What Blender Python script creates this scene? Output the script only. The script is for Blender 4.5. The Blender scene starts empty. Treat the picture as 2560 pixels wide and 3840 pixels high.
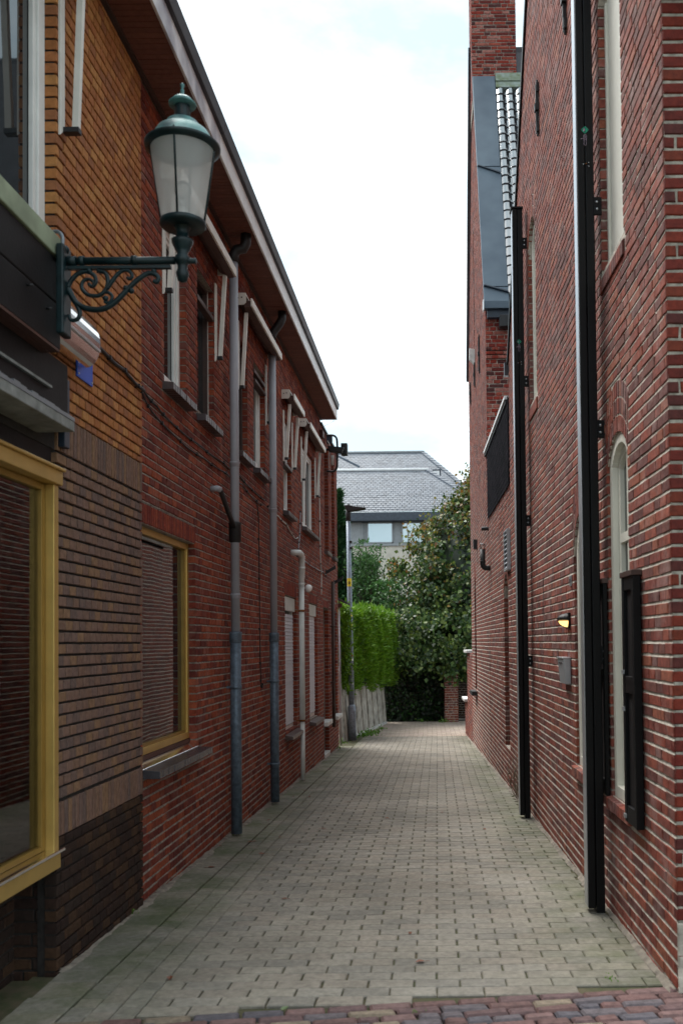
import bpy, bmesh, math, random
from mathutils import Vector, Matrix

S = bpy.context.scene
COL = S.collection
rnd = random.Random(7)

# ------------------------------------------------------------------ camera
FPX, CX, CY, IW, IH = 3480.0, 1590.0, 2317.0, 2560.0, 3840.0
PITCH, ROLL = math.radians(1.49), math.radians(0.63)
EYE = Vector((0, 0, 1.6))
fw = Vector((0, math.cos(PITCH), math.sin(PITCH)))
r0 = Vector((1, 0, 0)); u0_ = Vector((0, -math.sin(PITCH), math.cos(PITCH)))
rt = r0*math.cos(ROLL) - u0_*math.sin(ROLL)
up = r0*math.sin(ROLL) + u0_*math.cos(ROLL)
cam = bpy.data.cameras.new('camera'); camo = bpy.data.objects.new('camera', cam); COL.objects.link(camo)
camo.matrix_world = Matrix(((rt.x, up.x, -fw.x, EYE.x), (rt.y, up.y, -fw.y, EYE.y), (rt.z, up.z, -fw.z, EYE.z), (0, 0, 0, 1)))
cam.sensor_fit = 'VERTICAL'; cam.sensor_width = 24; cam.sensor_height = 36
cam.lens = FPX/IH*36
cam.shift_x = -(CX-IW/2)/IH; cam.shift_y = (CY-IH/2)/IH
cam.clip_start = 0.1; cam.clip_end = 2000
cam.dof.use_dof = True; cam.dof.focus_distance = 10.0; cam.dof.aperture_fstop = 3.2
S.camera = camo

# ------------------------------------------------------------------ light
SUN_EL, SUN_AZ = math.radians(60), math.radians(-38)      # azimuth from +Y, negative = towards -X
w = bpy.data.worlds.new('World'); S.world = w; w.use_nodes = True
nt = w.node_tree; N = nt.nodes; LK = nt.links
bg = N['Background']; bg.inputs['Strength'].default_value = 0.12
sky = N.new('ShaderNodeTexSky'); sky.sky_type = 'NISHITA'; sky.sun_disc = False
sky.sun_elevation = SUN_EL; sky.sun_rotation = SUN_AZ
tc = N.new('ShaderNodeTexCoord')
mp = N.new('ShaderNodeMapping'); mp.inputs['Scale'].default_value = (1.0, 1.0, 2.2)
mp.inputs['Location'].default_value = (0.3, 0.0, 0.35)
LK.new(tc.outputs['Generated'], mp.inputs['Vector'])
nz = N.new('ShaderNodeTexNoise'); nz.inputs['Scale'].default_value = 2.6; nz.inputs['Detail'].default_value = 7
nz.inputs['Roughness'].default_value = 0.55
LK.new(mp.outputs['Vector'], nz.inputs['Vector'])
rp = N.new('ShaderNodeValToRGB')
rp.color_ramp.elements[0].position = 0.42; rp.color_ramp.elements[0].color = (0.05, 0.05, 0.05, 1)
rp.color_ramp.elements[1].position = 0.66; rp.color_ramp.elements[1].color = (1, 1, 1, 1)
LK.new(nz.outputs['Fac'], rp.inputs['Fac'])
mx = N.new('ShaderNodeMix'); mx.data_type = 'RGBA'
LK.new(rp.outputs['Color'], mx.inputs['Factor'])
sk = N.new('ShaderNodeMix'); sk.data_type = 'RGBA'; sk.blend_type = 'ADD'; sk.inputs['Factor'].default_value = 1
sk.inputs['A'].default_value = (1.25, 1.62, 1.66, 1); dim = N.new('ShaderNodeMix'); dim.data_type = 'RGBA'; dim.blend_type = 'MULTIPLY'; dim.inputs['Factor'].default_value = 1; dim.inputs['B'].default_value = (.16, .16, .16, 1); LK.new(sky.outputs['Color'], dim.inputs['A']); LK.new(dim.outputs['Result'], sk.inputs['B'])
LK.new(sk.outputs['Result'], mx.inputs['A']); mx.inputs['B'].default_value = (3.7, 3.75, 3.75, 1)
LK.new(mx.outputs['Result'], bg.inputs['Color'])
sun = bpy.data.lights.new('sun', 'SUN'); sun.energy = 1.5; sun.angle = math.radians(40); sun.color = (1, 0.97, 0.92)
suno = bpy.data.objects.new('sun', sun); COL.objects.link(suno)
sd = Vector((math.sin(SUN_AZ)*math.cos(SUN_EL), math.cos(SUN_AZ)*math.cos(SUN_EL), math.sin(SUN_EL)))
suno.rotation_euler = (-sd).to_track_quat('-Z', 'Y').to_euler()
S.view_settings.view_transform = 'Standard'; S.view_settings.look = 'None'
S.view_settings.exposure = 2.0; S.view_settings.gamma = 1.0
S.view_settings.use_curve_mapping = False

# ------------------------------------------------------------------ materials
MATS = {}
def _new(name):
    m = bpy.data.materials.new(name); m.use_nodes = True
    MATS[name] = m
    return m, m.node_tree.nodes, m.node_tree.links, m.node_tree.nodes['Principled BSDF']

def _bump(n, l, b, scale, strength, dist=0.01, detail=5, vec=None):
    t = n.new('ShaderNodeTexNoise'); t.inputs['Scale'].default_value = scale; t.inputs['Detail'].default_value = detail
    if vec is None:
        g = n.new('ShaderNodeNewGeometry'); vec = g.outputs['Position']
    l.new(vec, t.inputs['Vector'])
    bp = n.new('ShaderNodeBump'); bp.inputs['Strength'].default_value = strength; bp.inputs['Distance'].default_value = dist
    l.new(t.outputs['Fac'], bp.inputs['Height']); l.new(bp.outputs['Normal'], b.inputs['Normal'])

def plain(name, col, rough=0.6, metal=0.0, spec=0.5, var=0.25, vscale=9.0, bump=0.15, bscale=60, tint=None):
    m, n, l, b = _new(name)
    g = n.new('ShaderNodeNewGeometry')
    t = n.new('ShaderNodeTexNoise'); t.inputs['Scale'].default_value = vscale; t.inputs['Detail'].default_value = 6
    l.new(g.outputs['Position'], t.inputs['Vector'])
    r = n.new('ShaderNodeValToRGB')
    lo = [c*(1-var) for c in col]; hi = [min(1, c*(1+var*0.6)) for c in col]
    if tint: lo = list(tint)
    r.color_ramp.elements[0].position = 0.32; r.color_ramp.elements[0].color = (*lo, 1)
    r.color_ramp.elements[1].position = 0.66; r.color_ramp.elements[1].color = (*hi, 1)
    l.new(t.outputs['Fac'], r.inputs['Fac']); l.new(r.outputs['Color'], b.inputs['Base Color'])
    b.inputs['Roughness'].default_value = rough; b.inputs['Metallic'].default_value = metal
    b.inputs['Specular IOR Level'].default_value = spec
    if bump: _bump(n, l, b, bscale, bump, 0.006)
    return m

def pieces(name, cols, rough=0.85, spec=0.25, mott=0.35, bump=0.5, bscale=120, bloom=None, bloomf=0.0, stain=None, const=True):
    """material of bricks, pavers, slates...: every piece its own tone, plus mottling"""
    m, n, l, b = _new(name)
    g = n.new('ShaderNodeNewGeometry'); oi = n.new('ShaderNodeObjectInfo')
    a = n.new('ShaderNodeMath'); a.operation = 'ADD'; l.new(g.outputs['Random Per Island'], a.inputs[0]); l.new(oi.outputs['Random'], a.inputs[1])
    fr = n.new('ShaderNodeMath'); fr.operation = 'FRACT'; l.new(a.outputs[0], fr.inputs[0])
    r = n.new('ShaderNodeValToRGB'); r.color_ramp.interpolation = 'CONSTANT' if const else 'LINEAR'
    k = len(cols)
    for i, c in enumerate(cols):
        if i < 2: e = r.color_ramp.elements[i]
        else: e = r.color_ramp.elements.new(0.5)
        e.color = (*c, 1)
    for i in range(k): r.color_ramp.elements[i].position = i/k
    for i, c in enumerate(cols): r.color_ramp.elements[i].color = (*c, 1)
    l.new(fr.outputs[0], r.inputs['Fac'])
    t = n.new('ShaderNodeTexNoise'); t.inputs['Scale'].default_value = 28; t.inputs['Detail'].default_value = 8; t.inputs['Roughness'].default_value = 0.65
    l.new(g.outputs['Position'], t.inputs['Vector'])
    mr = n.new('ShaderNodeMapRange'); mr.inputs['From Min'].default_value = 0.3; mr.inputs['From Max'].default_value = 0.7
    mr.inputs['To Min'].default_value = 1-mott; mr.inputs['To Max'].default_value = 1+mott*0.8
    l.new(t.outputs['Fac'], mr.inputs['Value'])
    hv = n.new('ShaderNodeHueSaturation'); l.new(r.outputs['Color'], hv.inputs['Color']); l.new(mr.outputs['Result'], hv.inputs['Value'])
    out = hv.outputs['Color']
    if bloom:
        t2 = n.new('ShaderNodeTexNoise'); t2.inputs['Scale'].default_value = 5; t2.inputs['Detail'].default_value = 9; t2.inputs['Roughness'].default_value = 0.7
        l.new(g.outputs['Position'], t2.inputs['Vector'])
        m2 = n.new('ShaderNodeMapRange'); m2.inputs['From Min'].default_value = 0.5; m2.inputs['From Max'].default_value = 0.78
        m2.inputs['To Min'].default_value = 0; m2.inputs['To Max'].default_value = bloomf
        l.new(t2.outputs['Fac'], m2.inputs['Value'])
        mxx = n.new('ShaderNodeMix'); mxx.data_type = 'RGBA'; l.new(m2.outputs['Result'], mxx.inputs['Factor'])
        l.new(out, mxx.inputs['A']); mxx.inputs['B'].default_value = (*bloom, 1); out = mxx.outputs['Result']
    if stain: out = stain(n, l, g, out)
    l.new(out, b.inputs['Base Color'])
    b.inputs['Roughness'].default_value = rough; b.inputs['Specular IOR Level'].default_value = spec
    if bump: _bump(n, l, b, bscale, bump, 0.004, 6)
    return m

def algae(n, l, g, out):
    """green algae growing along both edges of the alley, in ragged patches"""
    sx = n.new('ShaderNodeSeparateXYZ'); l.new(g.outputs['Position'], sx.inputs['Vector'])
    def band(a, b_, c=None):
        mr = n.new('ShaderNodeMapRange'); mr.interpolation_type = 'SMOOTHSTEP'
        mr.inputs['From Min'].default_value = a; mr.inputs['From Max'].default_value = b_
        l.new(sx.outputs['X'], mr.inputs['Value']); return mr.outputs['Result']
    ad = n.new('ShaderNodeMath'); ad.operation = 'ADD'
    l.new(band(-1.05, -1.60), ad.inputs[0])
    rb = n.new('ShaderNodeMath'); rb.operation = 'MULTIPLY'; rb.inputs[1].default_value = 0.75; l.new(band(0.35, 0.95), rb.inputs[0])
    l.new(rb.outputs[0], ad.inputs[1])
    t = n.new('ShaderNodeTexNoise'); t.inputs['Scale'].default_value = 2.3; t.inputs['Detail'].default_value = 10; t.inputs['Roughness'].default_value = 0.7
    l.new(g.outputs['Position'], t.inputs['Vector'])
    mr = n.new('ShaderNodeMapRange'); mr.inputs['From Min'].default_value = 0.36; mr.inputs['From Max'].default_value = 0.66
    l.new(t.outputs['Fac'], mr.inputs['Value'])
    mu = n.new('ShaderNodeMath'); mu.operation = 'MULTIPLY'; l.new(ad.outputs[0], mu.inputs[0]); l.new(mr.outputs['Result'], mu.inputs[1])
    m3 = n.new('ShaderNodeMath'); m3.operation = 'MULTIPLY'; m3.inputs[1].default_value = 0.75; m3.use_clamp = True; l.new(mu.outputs[0], m3.inputs[0])
    mx = n.new('ShaderNodeMix'); mx.data_type = 'RGBA'; l.new(m3.outputs[0], mx.inputs['Factor'])
    l.new(out, mx.inputs['A']); mx.inputs['B'].default_value = (0.052, 0.082, 0.016, 1)
    # darker damp blotches
    t2 = n.new('ShaderNodeTexNoise'); t2.inputs['Scale'].default_value = 0.9; t2.inputs['Detail'].default_value = 8; t2.inputs['Roughness'].default_value = 0.6
    l.new(g.outputs['Position'], t2.inputs['Vector'])
    m4 = n.new('ShaderNodeMapRange'); m4.inputs['From Min'].default_value = 0.35; m4.inputs['From Max'].default_value = 0.65
    m4.inputs['To Min'].default_value = 0.72; m4.inputs['To Max'].default_value = 1.05
    l.new(t2.outputs['Fac'], m4.inputs['Value'])
    hv = n.new('ShaderNodeHueSaturation'); l.new(mx.outputs['Result'], hv.inputs['Color']); l.new(m4.outputs['Result'], hv.inputs['Value'])
    return hv.outputs['Color']

def leafmat(name, cols, trans=0.35):
    m, n, l, b = _new(name)
    g = n.new('ShaderNodeNewGeometry')
    r = n.new('ShaderNodeValToRGB'); k = len(cols)
    for i in range(k-2): r.color_ramp.elements.new(0.5)
    for i, c in enumerate(cols):
        r.color_ramp.elements[i].position = i/(k-1)
    for i, c in enumerate(cols):
        r.color_ramp.elements[i].color = (*c, 1)
    l.new(g.outputs['Random Per Island'], r.inputs['Fac'])
    l.new(r.outputs['Color'], b.inputs['Base Color']); b.inputs['Roughness'].default_value = 0.45
    b.inputs['Specular IOR Level'].default_value = 0.4
    tr = n.new('ShaderNodeBsdfTranslucent'); l.new(r.outputs['Color'], tr.inputs['Color'])
    ms = n.new('ShaderNodeMixShader'); ms.inputs[0].default_value = trans
    l.new(b.outputs[0], ms.inputs[1]); l.new(tr.outputs[0], ms.inputs[2])
    l.new(ms.outputs[0], n['Material Output'].inputs['Surface'])
    return m

def glassy(name, col, mix):
    """a real pane: mostly clear, reflecting by angle"""
    m, n, l, b = _new(name)
    tr = n.new('ShaderNodeBsdfTransparent'); tr.inputs['Color'].default_value = (*col, 1)
    gl = n.new('ShaderNodeBsdfGlossy'); gl.inputs['Roughness'].default_value = 0.02
    fz = n.new('ShaderNodeFresnel'); fz.inputs['IOR'].default_value = 1.5
    ad = n.new('ShaderNodeMath'); ad.operation = 'ADD'; ad.inputs[1].default_value = mix; ad.use_clamp = True
    l.new(fz.outputs[0], ad.inputs[0])
    ms = n.new('ShaderNodeMixShader'); l.new(ad.outputs[0], ms.inputs[0]); l.new(tr.outputs[0], ms.inputs[1]); l.new(gl.outputs[0], ms.inputs[2])
    l.new(ms.outputs[0], n['Material Output'].inputs['Surface'])
    return m

# bricks
pieces('red_brick', [(0.240, 0.046, 0.024), (0.176, 0.032, 0.019), (0.288, 0.068, 0.032), (0.120, 0.024, 0.018), (0.216, 0.050, 0.029), (0.152, 0.036, 0.028), (0.264, 0.056, 0.024), (0.192, 0.040, 0.022)], mott=.45, bloom=(.34, .20, .16), bloomf=.5)
pieces('red_soldier', [(0.212, 0.038, 0.021), (0.145, 0.025, 0.017), (0.246, 0.051, 0.025), (0.170, 0.034, 0.024)], mott=.45)
pieces('rose_brick', [(0.216, 0.060, 0.044), (0.184, 0.046, 0.034), (0.248, 0.068, 0.044), (0.136, 0.050, 0.044), (0.232, 0.056, 0.036), (0.160, 0.060, 0.048), (0.200, 0.050, 0.034), (0.256, 0.080, 0.048), (0.120, 0.040, 0.034)], mott=.45, bloom=(.42, .30, .28), bloomf=.55)
pieces('front_brick', [(0.144, 0.019, 0.012), (0.115, 0.016, 0.011), (0.173, 0.025, 0.013), (0.086, 0.020, 0.017), (0.158, 0.029, 0.014)], mott=.4, rough=.7)
pieces('far_red_brick', [(0.240, 0.042, 0.027), (0.192, 0.027, 0.019), (0.280, 0.056, 0.036), (0.128, 0.020, 0.016), (0.304, 0.096, 0.072), (0.240, 0.032, 0.020), (0.080, 0.024, 0.022), (0.320, 0.128, 0.104)], mott=.5)
pieces('orange_brick', [(0.391, 0.157, 0.051), (0.340, 0.128, 0.044), (0.425, 0.183, 0.064), (0.323, 0.128, 0.055), (0.374, 0.140, 0.051), (0.289, 0.115, 0.051), (0.442, 0.204, 0.068)], mott=.25, rough=.75)
pieces('brown_brick', [(0.176, 0.106, 0.081), (0.194, 0.114, 0.086), (0.154, 0.097, 0.079), (0.202, 0.116, 0.079), (0.136, 0.090, 0.077), (0.224, 0.128, 0.075), (0.180, 0.104, 0.075), (0.167, 0.104, 0.086)], mott=.3, rough=.75)
pieces('dark_brick', [(0.033, 0.017, 0.012), (0.025, 0.013, 0.010), (0.041, 0.020, 0.012), (0.055, 0.028, 0.015), (0.028, 0.017, 0.013)], mott=.4, rough=.85)
pieces('sill_brick', [(.075, .055, .055), (.055, .042, .045), (.09, .06, .055), (.065, .05, .055)], mott=.3, rough=.35, spec=.5)
pieces('sill_tile', [(.05, .048, .055), (.042, .04, .048), (.06, .056, .06)], mott=.3, rough=.22, spec=.55)
plain('grey_mortar', (.27, .235, .20), .95, var=.45, vscale=30, bump=.6, bscale=160)
plain('pale_mortar', (.46, .41, .35), .95, var=.35, vscale=30, bump=.6, bscale=160)
plain('front_mortar', (.36, .33, .28), .95, var=.4, vscale=30, bump=.6, bscale=160)
plain('black_mortar', (.022, .018, .016), .95, var=.5, vscale=25, bump=.5, bscale=160)
# paving
pieces('concrete_paver', [(.285, .258, .218), (.262, .240, .206), (.300, .272, .228), (.245, .226, .196), (.280, .248, .208), (.292, .268, .230)], mott=.26, bump=.8, bscale=220, stain=algae, rough=.9)
pieces('far_paver', [(.36, .29, .24), (.40, .33, .27), (.33, .27, .23), (.38, .30, .26)], mott=.2, rough=.9)
pieces('street_clinker', [(0.126, 0.077, 0.077), (0.153, 0.086, 0.081), (0.099, 0.090, 0.104), (0.216, 0.171, 0.126), (0.135, 0.077, 0.072), (0.117, 0.099, 0.108), (0.171, 0.104, 0.099)], mott=.4, rough=.7)
plain('joint_sand', (.075, .062, .036), .98, var=.5, vscale=14, bump=.6, bscale=200, tint=(.05, .06, .022))
plain('wall_sand', (.23, .20, .165), .98, var=.4, vscale=16, bump=.8, bscale=120)
plain('soil', (.06, .048, .035), .98, var=.5, vscale=3)
# paints and metals
plain('white_paint', (.80, .80, .78), .45, var=.08, vscale=6, bump=.03)
plain('cream_paint', (.72, .70, .62), .45, var=.06, vscale=5, bump=.03)
plain('awning_white', (.74, .71, .66), .5, var=.10, vscale=7, bump=.03)
plain('gold_aluminium', (.58, .39, .12), .38, .6, var=.10, vscale=8, bump=.02)
plain('bronze_aluminium', (.30, .18, .04), .4, .4, var=.12, bump=.02)
plain('chrome', (.85, .85, .86), .12, 1.0, var=.05, bump=0)
plain('black_paint', (.0022, .0022, .003), .5, spec=.22, var=.3, bump=.02)
plain('black_board', (.010, .009, .010), .6, spec=.25, var=.35, vscale=5, bump=.15)
plain('blue_black', (.018, .03, .05), .4, var=.2)
plain('brown_board', (.075, .030, .021), .6, var=.25, vscale=4, bump=.1)
plain('brown_trim', (.055, .028, .022), .5, var=.25)
plain('zinc', (.27, .30, .33), .42, .55, var=.22, vscale=3, bump=.03)
plain('dark_zinc', (.095, .125, .155), .45, .45, var=.18, vscale=2.0, bump=.02, tint=(.07, .095, .125))
plain('lead_green', (.20, .24, .22), .6, .2, var=.5, vscale=9, bump=.1, tint=(.12, .15, .07))
plain('aged_zinc', (.24, .25, .24), .65, .2, var=.35, vscale=12, bump=.25)
plain('fascia_white', (.80, .81, .82), .5, var=.12, vscale=3, bump=.05)
plain('fascia_peeling', (.78, .78, .80), .5, var=.25, vscale=2.6, bump=.1, tint=(.20, .19, .245))
plain('roof_edge', (.035, .034, .042), .5, var=.4, vscale=4)
plain('grey_plastic', (.31, .31, .345), .42, var=.08, vscale=5, bump=.02)
plain('galvanised', (.115, .155, .20), .5, .35, var=.35, vscale=26, bump=.08)
plain('dark_rubber', (.012, .012, .014), .5, var=.2)
plain('white_plastic', (.66, .68, .66), .35, var=.12, vscale=8, bump=.02)
plain('rust', (.22, .08, .02), .9, var=.5, vscale=40)
plain('verdigris', (.075, .19, .185), .45, .2, var=.5, vscale=14, bump=.15, tint=(.03, .07, .085))
plain('lantern_green', (.006, .020, .024), .4, spec=.35, var=.45, vscale=18, bump=.1)
plain('moss_cap', (.27, .31, .21), .7, var=.25, vscale=6, bump=.1)
plain('iron', (.012, .012, .014), .55, var=.3)
plain('sign_blue', (.012, .09, .55), .25, var=.05, bump=0)
plain('sign_white', (.85, .85, .85), .4, var=.02, bump=0)
plain('label_green', (.02, .36, .22), .4, var=.05, bump=0)
plain('label_pink', (.48, .36, .46), .4, var=.05, bump=0)
plain('sticker_yellow', (.80, .66, .02), .5, var=.05, bump=0)
plain('steel', (.55, .57, .60), .35, .8, var=.1, bump=.02)
plain('mailbox_grey', (.42, .44, .47), .4, .4, var=.08, bump=.02)
plain('stone_white', (.62, .62, .60), .7, var=.2, vscale=10, bump=.2)
plain('plaster', (.52, .47, .40), .9, var=.35, vscale=14, bump=.6, bscale=70)
plain('concrete_plank', (.36, .34, .30), .92, var=.4, vscale=7, bump=.5, bscale=60)
plain('pole_steel', (.20, .24, .29), .5, .3, var=.3, vscale=26, bump=.06)
plain('kerb_stone', (.44, .43, .41), .9, var=.3, vscale=9, bump=.4)
plain('bark', (.05, .04, .03), .95, var=.5, vscale=12, bump=.8, bscale=40)
plain('twig', (.16, .12, .085), .9, var=.5, vscale=20)
plain('house_wall', (.62, .58, .51), .85, var=.12, vscale=4, bump=.2)
plain('house_grey', (.32, .34, .36), .55, var=.1)
plain('house_fascia', (.050, .065, .090), .5, var=.2)
plain('interior_dark', (.02, .018, .016), .9, var=.3)
plain('interior_floor', (.36, .40, .33), .6, var=.1, vscale=3)
plain('curtain', (.80, .84, .66), .9, var=.12, vscale=5)
plain('parquet', (.55, .58, .48), .6, var=.1)
pieces('roof_slate', [(.090, .112, .145), (.070, .088, .115), (.112, .136, .170), (.100, .122, .155)], mott=.25, rough=.55, spec=.4)
pieces('black_slate', [(.010, .009, .013), (.006, .006, .009), (.016, .014, .019)], mott=.4, rough=.9, spec=.03)
pieces('glazed_tile', [(.030, .032, .036), (.04, .042, .048)], mott=.2, rough=.07, spec=1.0, bump=.02)
MATS['glazed_tile'].node_tree.nodes['Principled BSDF'].inputs['IOR'].default_value = 2.6
pieces('soffit_brown', [(.17, .068, .05), (.15, .06, .044), (.18, .074, .053), (.16, .064, .048)], mott=.2, rough=.6, bump=.1)
pieces('shutter_white', [(.62, .64, .70), (.58, .60, .66), (.65, .67, .72)], mott=.08, rough=.5, bump=.02)
m, n_, l_, b_ = _new('window_glass')
b_.inputs['Base Color'].default_value = (.012, .016, .018, 1); b_.inputs['Roughness'].default_value = .03; b_.inputs['Specular IOR Level'].default_value = .75
_bump(n_, l_, b_, 2.5, .05, .02, 1)
m, n_, l_, b_ = _new('house_glass')
b_.inputs['Base Color'].default_value = (.03, .05, .06, 1); b_.inputs['Roughness'].default_value = .02; b_.inputs['Metallic'].default_value = .6
b_.inputs['Base Color'].default_value = (.45, .55, .60, 1)
glassy('shop_glass', (.90, .95, .90), .03)
glassy('clear_glass', (.9, .92, .92), .05)
m, n_, l_, b_ = _new('milk_glass')
tr = n_.new('ShaderNodeBsdfTransparent'); tl = n_.new('ShaderNodeBsdfTranslucent'); tl.inputs['Color'].default_value = (.92, .92, .90, 1)
b_.inputs['Base Color'].default_value = (.80, .80, .78, 1); b_.inputs['Roughness'].default_value = .15
ms = n_.new('ShaderNodeMixShader'); ms.inputs[0].default_value = .5; l_.new(b_.outputs[0], ms.inputs[1]); l_.new(tl.outputs[0], ms.inputs[2])
ms2 = n_.new('ShaderNodeMixShader'); ms2.inputs[0].default_value = .55; l_.new(tr.outputs[0], ms2.inputs[1]); l_.new(ms.outputs[0], ms2.inputs[2])
l_.new(ms2.outputs[0], n_['Material Output'].inputs['Surface'])
m, n_, l_, b_ = _new('globe_white')
b_.inputs['Base Color'].default_value = (.85, .85, .84, 1); b_.inputs['Roughness'].default_value = .2
m, n_, l_, b_ = _new('lamp_glow')
b_.inputs['Base Color'].default_value = (.9, .6, .2, 1); b_.inputs['Emission Color'].default_value = (1, .62, .2, 1); b_.inputs['Emission Strength'].default_value = .55
leafmat('linden_leaf', [(.014, .036, .010), (.024, .058, .014), (.038, .085, .020), (.065, .125, .028), (.15, .20, .045), (.018, .045, .014)], .3)
leafmat('autumn_leaf', [(.09, .13, .02), (.20, .20, .03), (.24, .13, .025), (.15, .055, .015), (.12, .15, .03), (.26, .19, .05)], .35)
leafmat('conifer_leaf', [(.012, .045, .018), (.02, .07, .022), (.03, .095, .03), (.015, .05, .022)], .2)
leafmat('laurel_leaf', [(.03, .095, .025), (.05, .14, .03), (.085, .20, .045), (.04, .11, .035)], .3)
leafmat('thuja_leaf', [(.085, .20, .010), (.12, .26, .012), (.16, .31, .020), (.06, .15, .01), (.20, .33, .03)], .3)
leafmat('ivy_leaf', [(.004, .011, .004), (.006, .016, .005), (.008, .022, .006), (.03, .09, .012)], .15)  # mostly near-black: the canopy's shade is put into the leaf colour
leafmat('fallen_brown', [(.22, .07, .03), (.16, .05, .025), (.26, .11, .05)], .1)
leafmat('fallen_green', [(.10, .15, .06), (.14, .20, .08)], .1)
leafmat('weed_leaf', [(.06, .16, .015), (.10, .22, .02), (.13, .27, .03)], .3)

# ------------------------------------------------------------------ builders
ORG = {}
def link(o, parent=None):
    COL.objects.link(o)
    if parent is not None:
        o.parent = parent
        ORG[o.name] = ORG.get(parent.name, Vector((0, 0, 0)))
    return o
def tag(o, label=None, cat=None, group=None, kind=None):
    if label: o['label'] = label
    if cat: o['category'] = cat
    if group: o['group'] = group
    if kind: o['kind'] = kind
    return o
def thing(name, label, cat, loc, group=None, kind=None):
    o = bpy.data.objects.new(name, None); COL.objects.link(o); o.location = loc; o.empty_display_size = .1
    ORG[o.name] = Vector(loc)
    return tag(o, label, cat, group, kind)

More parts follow.
